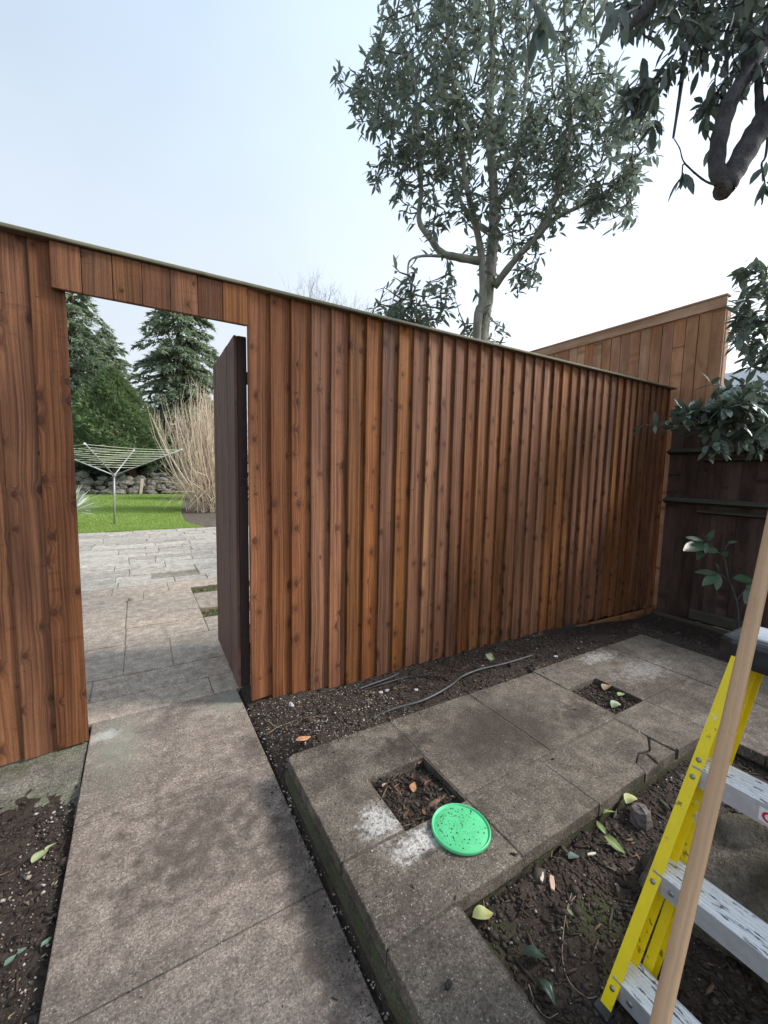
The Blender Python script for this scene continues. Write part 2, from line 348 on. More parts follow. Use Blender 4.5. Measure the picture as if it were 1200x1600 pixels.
def soil_mat():
    b = NB('soil'); p = b.pos()
    n1 = b.noise(p, 5, 5, 0.6); n2 = b.noise(p, 40, 5, 0.7); n3 = b.noise(p, 170, 3, 0.6)
    c = b.mix(b.mapr(n2, 0.3, 0.7), (0.022, 0.0155, 0.0115), (0.08, 0.056, 0.042))
    c = b.mix(b.mapr(n1, 0.45, 0.65, 0, 0.6), c, (0.035, 0.027, 0.023))
    sp = b.mapr(b.vor(p, 120), 0.08, 0.2, 1, 0)
    c = b.mix(b.math('MULTIPLY', sp, b.mapr(n1, 0.42, 0.62, 0.1, 0.6)), c, (0.23, 0.2, 0.165))
    g = b.math('MAXIMUM', blob(b, p, 1.16, 0.62, 0.13, 0.10, n2, 0.8, 0.8), blob(b, p, 1.05, 0.5, 0.05, 0.05, n2, 0.8))
    g = b.math('MAXIMUM', g, b.math('MULTIPLY', blob(b, p, 0.85, 0.72, 0.12, 0.1, n2, 0.9, 1.2), 0.5))
    c = b.mix(b.math('MULTIPLY', g, 0.8), c, (0.055, 0.068, 0.017))
    rd = blob(b, p, 1.68, 0.78, 0.13, 0.08, n2, 0.9, 1.0)
    c = b.mix(b.math('MULTIPLY', rd, 0.7), c, (0.07, 0.022, 0.013))
    b.bump(b.math('ADD', n2, b.math('MULTIPLY', n3, 0.6)), 1.0, 0.014)
    return b.fin(c, 0.85, 0.3)
MAT['soil'] = soil_mat()
def plain(name, col, rough=0.7, var=0.25, sc=30, metal=None, spec=None, bumpst=0.2):
    b = NB(name); co = b.objco(); n = b.noise(co, sc, 4, 0.6)
    c = b.mix(b.mapr(n, 0.3, 0.7), b.hsv(col, 0.5, 1, 1-var), b.hsv(col, 0.5, 1, 1+var))
    b.bump(n, bumpst, 0.004); return b.fin(c, rough, spec, metal)
def chips(name, cols, rough=0.8):
    b = NB(name); r = b.math('FRACT', b.math('ADD', b.island(), b.rand()))
    cr = b.n('ValToRGB'); cr.color_ramp.interpolation = 'CONSTANT'
    el = cr.color_ramp.elements
    while len(el) < len(cols): el.new(0.5)
    for i, c in enumerate(cols): el[i].position = i/len(cols); el[i].color = (*c, 1)
    b.put(cr.inputs[0], r); n = b.noise(b.pos(), 150, 3)
    c = b.hsv(cr.outputs[0], 0.5, 1, b.mapr(n, 0.3, 0.7, 0.75, 1.2)); b.bump(n, 0.3, 0.003)
    return b.fin(c, rough, 0.3)
MAT['crumb'] = chips('soil_crumbs', [(0.02, 0.015, 0.012), (0.045, 0.034, 0.027), (0.07, 0.054, 0.043), (0.03, 0.022, 0.018), (0.055, 0.042, 0.034)])
MAT['mulch'] = chips('bark_mulch', [(0.05, 0.032, 0.022), (0.08, 0.05, 0.033), (0.03, 0.02, 0.016), (0.15, 0.10, 0.068), (0.06, 0.055, 0.042), (0.04, 0.028, 0.022)])
MAT['grit'] = chips('pale_grit', [(0.34, 0.30, 0.255), (0.22, 0.195, 0.165), (0.15, 0.13, 0.11), (0.28, 0.235, 0.185), (0.44, 0.405, 0.355)])
def leafmat(name, cols, rough=0.42, trans=0.25, huev=0.02, spec=0.5, under=None, dens=0.0):
    b = NB(name); r = b.math('FRACT', b.math('ADD', b.island(), b.rand()))
    cr = b.n('ValToRGB'); el = cr.color_ramp.elements
    while len(el) < len(cols): el.new(0.5)
    for i, c in enumerate(cols): el[i].position = i/(len(cols)-1); el[i].color = (*c, 1)
    b.put(cr.inputs[0], r); c = cr.outputs[0]
    n = b.noise(b.pos(), 30, 3); c = b.hsv(c, b.mapr(n, 0.3, 0.7, 0.5-huev, 0.5+huev), 1, b.mapr(n, 0.25, 0.75, 0.8, 1.2))
    if under:
        bf = b.n('NewGeometry').outputs['Backfacing']; c = b.mix(b.math('MULTIPLY', bf, 0.7), c, under)
    b.fin(c, rough, spec)
    tr = b.n('BsdfTranslucent'); b.put(tr.inputs[0], b.hsv(c, 0.49, 1.1, 1.5)); mx = b.n('MixShader'); mx.inputs[0].default_value = trans
    b.t.links.new(b.b.outputs[0], mx.inputs[1]); b.t.links.new(tr.outputs[0], mx.inputs[2]); b.t.links.new(mx.outputs[0], b.o.inputs[0])
    return b.m
MAT['leaf_tree'] = leafmat('tree_leaves', [(0.10, 0.135, 0.105), (0.145, 0.18, 0.145), (0.12, 0.16, 0.12), (0.185, 0.22, 0.19), (0.13, 0.17, 0.12), (0.16, 0.21, 0.085)], 0.42, 0.4, 0.02, 0.4, (0.14, 0.17, 0.14))
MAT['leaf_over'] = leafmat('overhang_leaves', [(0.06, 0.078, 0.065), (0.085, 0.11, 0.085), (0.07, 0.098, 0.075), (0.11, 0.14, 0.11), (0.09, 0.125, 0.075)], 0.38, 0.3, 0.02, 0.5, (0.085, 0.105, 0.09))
MAT['leaf_shrub'] = leafmat('shrub_leaves', [(0.12, 0.16, 0.13), (0.155, 0.195, 0.155), (0.135, 0.175, 0.14), (0.19, 0.225, 0.19), (0.14, 0.2, 0.085)], 0.26, 0.15, 0.02, 0.65, (0.10, 0.135, 0.10))
MAT['leaf_sap'] = leafmat('sapling_leaves', [(0.06, 0.11, 0.06), (0.09, 0.15, 0.085), (0.075, 0.125, 0.07)], 0.3, 0.2, 0.015, 0.6, (0.13, 0.17, 0.12))
MAT['spruce'] = leafmat('spruce_needles', [(0.14, 0.19, 0.115), (0.19, 0.24, 0.15), (0.165, 0.215, 0.135), (0.22, 0.26, 0.17)], 0.6, 0.35)
MAT['cypress'] = leafmat('cypress_sprays', [(0.10, 0.155, 0.07), (0.15, 0.215, 0.10), (0.125, 0.185, 0.085), (0.19, 0.24, 0.115)], 0.6, 0.35)
MAT['hedge'] = leafmat('hedge_leaves', [(0.03, 0.055, 0.03), (0.055, 0.085, 0.045), (0.045, 0.07, 0.035)], 0.55, 0.15)
MAT['stems'] = leafmat('bare_stems', [(0.52, 0.40, 0.28), (0.68, 0.56, 0.42), (0.58, 0.45, 0.33), (0.74, 0.64, 0.48)], 0.7, 0.0, 0.01)
MAT['grass'] = leafmat('grass_blades', [(0.18, 0.27, 0.055), (0.26, 0.36, 0.09), (0.22, 0.32, 0.07), (0.32, 0.40, 0.12)], 0.55, 0.3)
MAT['yucca'] = leafmat('spiky_leaves', [(0.42, 0.45, 0.38), (0.55, 0.57, 0.5), (0.35, 0.4, 0.3)], 0.5, 0.1)
MAT['moss'] = leafmat('moss_tufts', [(0.09, 0.13, 0.03), (0.15, 0.19, 0.05), (0.2, 0.22, 0.08)], 0.7, 0.2)
def bark(name, a, c_, sc=9, moss=None, bd=0.02):
    b = NB(name); co = b.objco(); n = b.noise(b.vmul(co, (1, 1, 0.45)), sc, 6, 0.65); n2 = b.noise(co, sc*6, 4, 0.65)
    c = b.mix(b.mapr(n, 0.3, 0.7), a, c_); c = b.mix(b.mapr(n2, 0.45, 0.8, 0, 0.6), c, b.hsv(a, 0.5, 1, 0.55))
    if moss: c = b.mix(b.mapr(b.noise(co, 3.5, 4), 0.46, 0.62, 0, 0.75), c, moss)
    b.bump(b.math('ADD', n, b.math('MULTIPLY', n2, 0.5)), 0.8, bd); return b.fin(c, 0.85, 0.25)
MAT['bark'] = bark('tree_bark', (0.22, 0.21, 0.175), (0.42, 0.40, 0.335), 14, (0.2, 0.21, 0.135))
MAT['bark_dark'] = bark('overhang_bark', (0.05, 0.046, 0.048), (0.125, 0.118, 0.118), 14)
MAT['bark_root'] = bark('root_bark', (0.07, 0.058, 0.046), (0.23, 0.2, 0.165), 11, (0.085, 0.08, 0.045), 0.06)
MAT['bark_con'] = bark('conifer_bark', (0.10, 0.07, 0.05), (0.17, 0.13, 0.1), 6)
MAT['twig'] = plain('twig_bark', (0.13, 0.115, 0.09), 0.8, 0.3)
MAT['twig_dry'] = plain('dry_twig', (0.27, 0.2, 0.14), 0.8, 0.3)
MAT['rock'] = bark('rockery_stone', (0.13, 0.12, 0.105), (0.33, 0.31, 0.28), 3, (0.09, 0.085, 0.05))
MAT['hose'] = plain('black_hose', (0.04, 0.04, 0.042), 0.5, 0.5, 60)
MAT['galv'] = plain('grey_tube', (0.36, 0.37, 0.36), 0.45, 0.15, 20, 0.4)
MAT['line'] = plain('washing_line_cord', (0.55, 0.58, 0.42), 0.6, 0.1)

# ------------------------------------------------------------------ ground, soil
gm = MB(); gm.add([(-300, -300, -0.5), (300, -300, -0.5), (300, 300, -0.5), (-300, 300, -0.5)], [(0, 1, 2, 3)])
tag(gm.build('ground', MAT['soil']), kind='structure')

def sstep(a, b, x): t = np.clip((x-a)/(b-a), 0, 1); return t*t*(3-2*t)
def fbm(x, y, seed=0):
    v = 0; amp = 1; fr = 1
    r = np.random.default_rng(seed)
    for k in range(5):
        for _ in range(3):
            th = r.uniform(0, 2*PI); ph = r.uniform(0, 2*PI); v = v+amp*np.sin((x*math.cos(th)+y*math.sin(th))*fr+ph)/3
        amp *= 0.55; fr *= 2.1
    return v
XL, XR, XS, XE, ZS = -0.265, 0.495, 0.53, 3.50, 0.12     # path edges, raised paving, its top
PIT1 = (0.787, 1.062, 1.105, 1.392); PIT2 = (2.182, 2.452, 1.165, 1.447)
def in_slab(x, y):
    a = (x > XS-0.03) & (x < XE+0.005) & (y > 0.825) & (y < 1.708)
    a |= (x > XS-0.03) & (x < 0.783) & (y < 0.9)
    a |= (x > 2.468) & (x < XE+0.005) & (y < 0.9)
    for q in (PIT1, PIT2): a &= ~((x > q[0]) & (x < q[1]) & (y > q[2]) & (y < q[3]))
    return a
def soil_z(x, y):
    x = np.asarray(x, float); y = np.asarray(y, float)
    zf = -0.005-0.045*sstep(0.6, 1.2, x)-0.15*sstep(3.0, 5.0, x)
    back = 0.105+(zf-0.105)*sstep(1.68, 2.42, y)
    back = np.where(x > 3.45, 0.09+(-0.2-0.09)*sstep(3.5, 4.9, x), back)
    back = np.where((x > 3.45) & (y > 1.7), np.minimum(back, 0.105+(zf-0.105)*sstep(1.68, 2.42, y)), back)
    back = back*sstep(0.46, 0.72, x)-0.012*(1-sstep(0.46, 0.72, x))
    z = np.where(y > 1.62, back, np.where(x > 3.48, back, 0.058))
    z = np.where((x > XS-0.03) & (x < 3.4) & (y > 1.0) & (y < 1.6), 0.085, z)
    z = np.where(x < XL+0.03, -0.028-0.03*sstep(-0.3, -1.4, x)*0, z)
    z = z+0.010*fbm(x*9, y*9, 3)*0.9+0.004*fbm(x*40, y*40, 5)
    z = np.where((x > XL-0.005) & (x < XR+0.005), -0.045, z)
    z = np.where((x >= XR+0.005) & (x < XS+0.03) & (y < 1.66), -0.006+0.004*fbm(x*60, y*60, 2), z)
    return np.where(in_slab(x, y), 0.02, z)
nx, ny = 350, 190
gx = np.linspace(-1.9, 5.32, nx); gy = np.linspace(-1.4, 2.62, ny); X, Y = np.meshgrid(gx, gy)
Z = soil_z(X, Y); V = np.stack([X, Y, Z], -1).reshape(-1, 3)
idx = np.arange(nx*ny).reshape(ny, nx)
F = np.stack([idx[:-1, :-1], idx[:-1, 1:], idx[1:, 1:], idx[1:, :-1]], -1).reshape(-1, 4)
tag(ob('soil_bed', mesh_np('soil_bed', V, F, MAT['soil'], True)), kind='structure')
gs = MB(); gs.add([(-60, 2.5, -0.1), (60, 2.5, -0.1), (60, 120, -0.1), (-60, 120, -0.1)], [(0, 1, 2, 3)])
MAT['earth'] = concrete('garden_earth', (0.17, 0.135, 0.10), (0.06, 0.05, 0.04), 0.4)
tag(gs.build('garden_soil', MAT['earth']), kind='structure')

# loose bits on the soil (nobody could count them)
ICO_V = np.array([(0, 0, 1), (0.9, 0, 0.2), (0.2, 0.85, 0.1), (-0.8, 0.35, 0.15), (-0.5, -0.75, 0.1), (0.45, -0.8, 0.15), (0, 0, -0.6)])
ICO_F = np.array([(0, 1, 2), (0, 2, 3), (0, 3, 4), (0, 4, 5), (0, 5, 1), (6, 2, 1), (6, 3, 2), (6, 4, 3), (6, 5, 4), (6, 1, 5)])
def scatter(name, pts, sizes, stretch, mat, label, cat, squash=0.6, parent=None):
    n = len(pts); ang = rng.uniform(0, 2*PI, n); ca, sa = np.cos(ang), np.sin(ang)
    st = rng.uniform(stretch[0], stretch[1], n)
    L = np.repeat(ICO_V[None], n, 0)*rng.uniform(0.6, 1.3, (n, 7, 1))
    L = L*np.stack([sizes*st, sizes/np.sqrt(st), sizes*squash/np.sqrt(st)], -1)[:, None, :]
    tx = rng.normal(0, 0.25, n); L[..., 2] += L[..., 0]*tx[:, None]
    W = np.stack([L[..., 0]*ca[:, None]-L[..., 1]*sa[:, None], L[..., 0]*sa[:, None]+L[..., 1]*ca[:, None], L[..., 2]], -1)+pts[:, None, :]
    Fc = (ICO_F[None]+(np.arange(n)*7)[:, None, None]).reshape(-1, 3)
    o = ob(name, mesh_np(name, W.reshape(-1, 3), Fc, mat), parent); tag(o, label, cat, kind='stuff'); return o
def soil_pts(n, x0, x1, y0, y1, test=None):
    P = np.zeros((0, 2))
    for _ in range(40):
        if len(P) >= n: break
        q = np.stack([rng.uniform(x0, x1, n*2), rng.uniform(y0, y1, n*2)], -1)
        k = ~in_slab(q[:, 0], q[:, 1]) & ~((q[:, 0] > XL-0.005) & (q[:, 0] < XR+0.005))
        if test is not None: k &= test(q[:, 0], q[:, 1])
        P = np.vstack([P, q[k]])
    P = P[:n]; return np.column_stack([P, soil_z(P[:, 0], P[:, 1])])
P = np.vstack([soil_pts(5200, 0.78, 2.45, 0.1, 0.83), soil_pts(6500, 0.5, 5.1, 1.68, 2.42), soil_pts(3000, -1.2, XL, 0.7, 2.0), soil_pts(1400, 3.5, 5.15, 0.4, 1.7),
               soil_pts(500, *PIT1), soil_pts(450, *PIT2)])
scatter('soil_crumbs', P, rng.lognormal(math.log(0.0065), 0.45, len(P)), (0.8, 1.6), MAT['crumb'], 'dark loose crumbs of soil over the planting beds', 'soil')
P = np.vstack([soil_pts(1500, 0.78, 2.45, 0.1, 0.83), soil_pts(1900, 0.5, 5.1, 1.68, 2.42), soil_pts(750, -1.2, XL, 0.7, 1.9), soil_pts(700, 3.5, 5.15, 0.4, 1.7),
               soil_pts(330, *PIT1), soil_pts(300, *PIT2)]); P[:, 2] += 0.003
scatter('bark_mulch', P, rng.lognormal(math.log(0.0058), 0.5, len(P)), (1.8, 5), MAT['mulch'], 'brown shreds of bark mulch strewn over the soil', 'mulch', 0.5)
P = np.vstack([soil_pts(1700, 0.5, 1.25, 1.72, 2.4), soil_pts(700, 1.1, 3.2, 1.7, 2.4), soil_pts(420, 0.78, 2.45, 0.1, 0.83), soil_pts(420, -0.42, XL-0.01, 0.7, 2.1),
               soil_pts(260, -1.2, XL, 0.7, 2.0), np.column_stack([rng.uniform(0.485, 0.528, 220), rng.uniform(0.7, 1.72, 220), np.full(220, -0.004)])]); P[:, 2] += 0.003
scatter('pale_grit', P, rng.lognormal(math.log(0.003), 0.5, len(P)), (0.8, 1.7), MAT['grit'], 'pale grit and small chippings scattered on the soil', 'grit')

# ------------------------------------------------------------------ paving
def litter(name, n, x0, x1, y0, y1, z, sz, mat, label, cat, edge=None):
    P = np.column_stack([rng.uniform(x0, x1, n), rng.uniform(y0, y1, n), np.full(n, z)])
    if edge is not None: P[:, 0] = edge-np.abs(rng.normal(0, 0.05, n))
    k_ = ~((P[:, 2] > 0.1) & ~in_slab(P[:, 0], P[:, 1])); P = P[k_]
    return P, rng.lognormal(math.log(sz), 0.4, len(P))
qa = [litter('', 420, XL+.02, XR-.02, 0.3, 2.5, 0.001, 0.0022, None, '', ''), litter('', 380, 0.56, 3.45, 0.86, 1.68, ZS+0.001, 0.0022, None, '', ''), litter('', 260, -1.2, 0.5, 2.7, 5.4, 0.002, 0.003, None, '', '')]
scatter('path_litter', np.vstack([q[0] for q in qa]), np.concatenate([q[1] for q in qa]), (0.8, 3.5), MAT['grit'], 'tiny pale flecks of litter lying on the concrete', 'litter')
qb = [litter('', 520, 0, 0, 0.6, 2.45, 0.001, 0.0024, None, '', '', XR-0.002), litter('', 90, XL+.02, XR-.02, 0.3, 2.4, 0.001, 0.0022, None, '', '')]
e1 = np.column_stack([rng.uniform(0.56, 3.45, 900), 1.70-np.abs(rng.normal(0, 0.035, 900)), np.full(900, ZS+0.001)]); e1 = e1[in_slab(e1[:, 0], e1[:, 1])]
e2 = np.column_stack([rng.normal(0.9, 0.16, 420), rng.normal(1.25, 0.18, 420), np.full(420, ZS+0.001)]); e2 = e2[in_slab(e2[:, 0], e2[:, 1])]
e3 = np.column_stack([rng.uniform(0.56, 3.45, 400), rng.uniform(0.86, 1.68, 400), np.full(400, ZS+0.001)]); e3 = e3[in_slab(e3[:, 0], e3[:, 1])]
PP = np.vstack([q[0] for q in qb]+[e1, e2, e3]); scatter('spilt_soil', PP, rng.lognormal(math.log(0.0019), 0.45, len(PP)), (0.8, 2.2), MAT['crumb'], 'dark crumbs of soil spilt along the paving edges', 'soil')
def jig(s=0.004): return random.uniform(-s, s)
pm = MB(); pm.box(XL+0.006, XR-0.004, -1.5, 2.62, -0.08, -0.003)
path = tag(pm.build('path', MAT['joint']), kind='structure')
def slab(pts, z0, z1, mat, parent, g=0.004, tilt=0.0025, b=0.006, nm='paving_slab'):
    c = np.mean(np.array(pts), 0)
    n = len(pts); mb = MB(); mb.poly([(x-c[0], y-c[1]) for x, y in pts], z0-z1, 0, b)
    return mb.build(nm, mat, parent, (c[0], c[1], z1+random.uniform(-tilt, tilt)), (random.uniform(-tilt, tilt), random.uniform(-tilt, tilt), random.uniform(-0.003, 0.003)))
def rect(x0, x1, y0, y1, g=0.004): return [(x0+g, y0+g), (x1-g, y0+g), (x1-g, y1-g), (x0+g, y1-g)]
ys = [-1.5, -0.95, -0.25, 0.47, 1.17, 1.86, 2.62]
for a, b_ in zip(ys[:-1], ys[1:]): slab(rect(XL, XR, a, b_, 0.002), -0.05, 0, MAT['path'], path, tilt=0.0015, b=0.004)

rm = MB()
rm.box(XS-0.012, 0.772, -1.5, 1.68, -0.08, ZS-0.0535); rm.box(0.773, XE-0.02, 0.845, 1.09, 0.0, ZS-0.0535)
rm.box(1.07, 2.175, 1.091, 1.68, 0.0, ZS-0.0535); rm.box(2.46, XE-0.02, 1.091, 1.68, 0.0, ZS-0.0535); rm.box(2.49, XE-0.02, -1.2, 0.844, 0.0, ZS-0.0535)
raised = tag(rm.build('raised_paving', MAT['kerb']), kind='structure')
jm = MB(); jm.box(XS+0.008, 0.78, -1.5, 1.69, ZS-0.0525, ZS-0.003); jm.box(0.7805, 1.85, 0.842, 1.10, ZS-0.0525, ZS-0.003); jm.box(1.8505, 2.14, 0.985, 1.10, ZS-0.0525, ZS-0.003); jm.box(2.1405, XE-0.01, 0.855, 1.10, ZS-0.0525, ZS-0.003)
jm.box(1.066, 2.178, 1.1005, 1.69, ZS-0.0525, ZS-0.003); jm.box(2.456, XE-0.01, 1.1005, 1.69, ZS-0.0525, ZS-0.003); jm.box(2.475, XE-0.01, -1.2, 0.8415, ZS-0.0525, ZS-0.003)
jm.box(1.8505, 2.14, 0.85, 0.9845, ZS-0.0525, ZS-0.016)
jm.build('mortar_bed', MAT['joint'], raised)
A = [(XS, 1.123), (0.783, 1.123), (0.783, 1.396), (1.066, 1.396), (1.066, 1.70), (XS+0.03, 1.70), (XS, 1.68)]
D = [(2.176, 1.452), (2.457, 1.452), (2.457, 1.164), (3.006, 1.164), (3.006, 1.71), (2.176, 1.705)]
SL = [A, rect(XS, 1.07, 0.832, 1.115, 0.002), rect(1.07, 1.61, 1.13, 1.703, 0.003), rect(1.07, 1.51, 0.835, 1.13, 0.003), rect(1.61, 2.172, 1.14, 1.70, 0.003),
      [(1.514, 0.838), (1.86, 0.848), (1.885, 0.90), (1.96, 0.93), (2.03, 0.915), (2.125, 0.97), (2.125, 1.132), (1.514, 1.127)],
      D, [(2.133, 0.90), (2.16, 0.845), (2.462, 0.838), (2.462, 1.158), (2.133, 1.158)], rect(2.466, 3.006, 0.62, 1.16, 0.003), rect(2.466, 3.006, 0.05, 0.62, 0.003),
      rect(3.01, 3.50, 1.03, 1.708, 0.003), rect(3.01, 3.50, 0.4, 1.03, 0.003), rect(3.01, 3.50, -0.3, 0.4, 0.003), rect(2.466, 3.006, -0.6, 0.05, 0.003),
      rect(XS, 0.777, 0.27, 0.83, 0.002), rect(XS, 0.777, -0.32, 0.27, 0.002), rect(XS, 0.777, -1.5, -0.32, 0.002)]
for q in SL: slab(q, ZS-0.052, ZS, MAT['slab'], raised, b=0.004, tilt=0.002)
for q, dz, rz in (([(1.864, 0.842), (1.966, 0.845), (1.986, 0.906), (1.956, 0.925), (1.889, 0.898)], -0.007, 0.05), ([(1.970, 0.847), (2.127, 0.847), (2.128, 0.962), (2.036, 0.911), (1.990, 0.906)], 0.001, -0.03)):
    o = slab(q, ZS-0.052, ZS+dz, MAT['slab'], raised, nm='broken_slab_piece'); o.rotation_euler = (rz, -rz, 0)

# rough cement patch at the foot of the fence beside the path
cp = MB(); n = 26; m_ = 10
for j in range(m_):
    for i in range(n):
        x = -1.9+(1.631)*i/(n-1); y = 2.46-(0.62+0.10*math.sin(i*0.5)+0.03*math.sin(i*2.3))*j/(m_-1)
        cp.V.append((x, y, -0.004-0.055*(j/(m_-1))**1.7+0.006*math.sin(i*1.7+j)+0.005*math.sin(i*0.6-j*1.9)))
cp.F = [(j*n+i, (j+1)*n+i, (j+1)*n+i+1, j*n+i+1) for j in range(m_-1) for i in range(n-1)]
pc = np.column_stack([rng.uniform(-1.3, -0.275, 900), 1.92+np.abs(rng.normal(0, 0.10, 900)), np.zeros(900)]); pc[:, 2] = np.maximum(soil_z(pc[:, 0], pc[:, 1]), -0.004-0.055*(np.clip((2.46-pc[:, 1])/0.62, 0, 1))**1.7)
scatter('patch_crumbs', pc, rng.lognormal(math.log(0.005), 0.5, 900), (0.8, 2.0), MAT['crumb'], 'crumbs of soil spilling onto the cement patch by the fence', 'soil')
tag(cp.build('cement_patch', MAT['cement'], smooth=True), kind='structure')

# garden side path with two mossy gaps, stone paving, lawn
gp = MB(); gp.box(-3.0, 3.2, 2.63, 5.56, -0.09, -0.043)
gpath = tag(gp.build('garden_path', MAT['joint_light']), kind='structure')
rows = [(2.625, 2.87, [-2.6, -1.7, -0.9, 0.36, 0.62]), (2.87, 3.16, [-2.6, -1.4, -0.3, 0.62]), (3.16, 3.72, [-2.6, -1.9, -1.25, -0.72, -0.135, 0.17, 0.62]),
        (3.72, 4.09, [-2.6, -1.6, -0.75, -0.14, 0.48, 1.1, 1.8, 2.6]), (4.38, 4.95, [-2.6, -1.9, -1.3, -0.72, -0.145, 0.48, 1.0, 1.8, 2.6]),
        (4.09, 4.38, [-2.6, -1.9, -1.3, -0.72, -0.145, 0.48]), (4.95, 5.22, [-2.6, -1.7, -0.8, 0.0, 0.48]), (5.22, 5.55, [-2.6, -1.7, -1.0, -0.3, 0.25, 0.85, 1.6, 2.6])]
for y0, y1, xs in rows:
    for a, b_ in zip(xs[:-1], xs[1:]): slab(rect(a, b_, y0, y1, 0.0025), -0.042, 0, MAT['garden_slab'], gpath, tilt=0.003)
gj = MB(); gj.box(-2.6, 0.62, 2.63, 3.72, -0.0425, -0.006); gj.box(-2.6, 0.477, 3.7205, 5.22, -0.0425, -0.006); gj.box(0.4775, 2.6, 3.7205, 4.085, -0.0425, -0.006); gj.box(0.4775, 2.6, 4.385, 4.945, -0.0425, -0.006); gj.box(-2.6, 2.6, 5.2205, 5.55, -0.0425, -0.006)
gj.build('mortar_bed', MAT['joint_light'], gpath)
sp_ = MB(); sp_.box(-5.0, 6.2, 5.56, 10.42, -0.09, -0.008)
spav = tag(sp_.build('stone_paving', MAT['joint_light']), kind='structure')
y = 5.56; rowh = []
while y < 10.35:
    h = random.choice([0.2, 0.26, 0.3, 0.36]); h = min(h, 10.42-y)
    if 10.42-y-h < 0.12: h = 10.42-y
    rowh.append((y, y+h)); y += h
cnt = 0
for y0, y1 in rowh:
    x = -2.6+random.uniform(-0.2, 0.1)
    while x < 3.2:
        l = random.uniform(0.3, 0.95); z = random.uniform(-0.003, 0.005); cnt += 1
        if cnt <= 292: slab(rect(x, x+l, y0, y1, 0.0045), -0.04, z, MAT['stone_pav'], spav, tilt=0.006, nm='paving_stone', b=0.008)
        x += l
eb = MB(); eb.add([(0.9, 10.43, -0.012), (7, 10.43, 0.0), (9, 30, 0.1), (1.2, 30, 0.0), (1.0, 17, -0.012)], [(0, 1, 2, 3, 4)]); tag(eb.build('planting_bed', MAT['earth']), kind='structure')
# grass: sheet of soil-green turf plus blades
edge = [(1.28, 10.42), (1.0, 11.6), (1.05, 13.5), (1.3, 16.5), (1.7, 20), (2.2, 24.2)]
def lawn_x(y): return np.interp(y, [e[1] for e in edge], [e[0] for e in edge])
lv = [(-9, 10.42, 0.0)]+[(x, y, 0.0) for x, y in edge]+[(-9, 24.2, 0.0)]
lb = MB(); lb.add(lv, [tuple(range(len(lv)))])
def lawnmat():
    b = NB('lawn_turf'); p = b.pos(); n = b.noise(p, 2.2, 5, 0.6); n2 = b.noise(p, 45, 4, 0.7)
    c = b.mix(b.mapr(n, 0.3, 0.7), (0.13, 0.22, 0.035), (0.27, 0.33, 0.085)); c = b.mix(b.mapr(n2, 0.4, 0.75, 0, 0.6), c, (0.05, 0.12, 0.016))
    b.bump(n2, 0.8, 0.02); return b.fin(c, 0.8, 0.2)
MAT['lawn'] = lawnmat()
tag(lb.build('lawn', MAT['lawn']), kind='structure')
N = 52000; yy = 10.44+13.7*rng.random(N)**1.5; xx = -3.4+(lawn_x(yy)+3.4)*rng.random(N)
hh = rng.uniform(0.02, 0.055, N); aa = rng.uniform(0, 2*PI, N); ww = rng.uniform(0.004, 0.009, N)*(yy/12); ln = rng.normal(0, 0.012, (N, 2))
b0 = np.stack([xx-ww*np.cos(aa), yy-ww*np.sin(aa), np.zeros(N)], -1); b1 = np.stack([xx+ww*np.cos(aa), yy+ww*np.sin(aa), np.zeros(N)], -1)
b2 = np.stack([xx+ln[:, 0], yy+ln[:, 1], hh], -1)
o = ob('grass', mesh_np('grass', np.stack([b0, b1, b2], 1).reshape(-1, 3), np.arange(3*N).reshape(-1, 3), MAT['grass']))
tag(o, 'short bright green grass of the lawn', 'grass', kind='stuff')
# moss in the two gaps of the garden path
N = 2600; px_ = np.where(rng.random(N) < 0.5, 0, 1); xx = rng.uniform(0.49, 1.5, N); yy = np.where(px_ == 0, rng.uniform(4.1, 4.37, N), rng.uniform(4.96, 5.21, N))
aa = rng.uniform(0, 2*PI, N); ww = rng.uniform(0.004, 0.01, N); hh = rng.uniform(0.004, 0.03, N)
b0 = np.stack([xx-ww*np.cos(aa), yy-ww*np.sin(aa), np.full(N, -0.04)], -1); b1 = np.stack([xx+ww*np.cos(aa), yy+ww*np.sin(aa), np.full(N, -0.04)], -1)
b2 = np.stack([xx+rng.normal(0, 0.01, N), yy+rng.normal(0, 0.01, N), -0.04+hh], -1)
o = ob('moss', mesh_np('moss', np.stack([b0, b1, b2], 1).reshape(-1, 3), np.arange(3*N).reshape(-1, 3), MAT['moss']))
tag(o, 'yellow green moss growing in the gaps of the garden path', 'moss', kind='stuff')

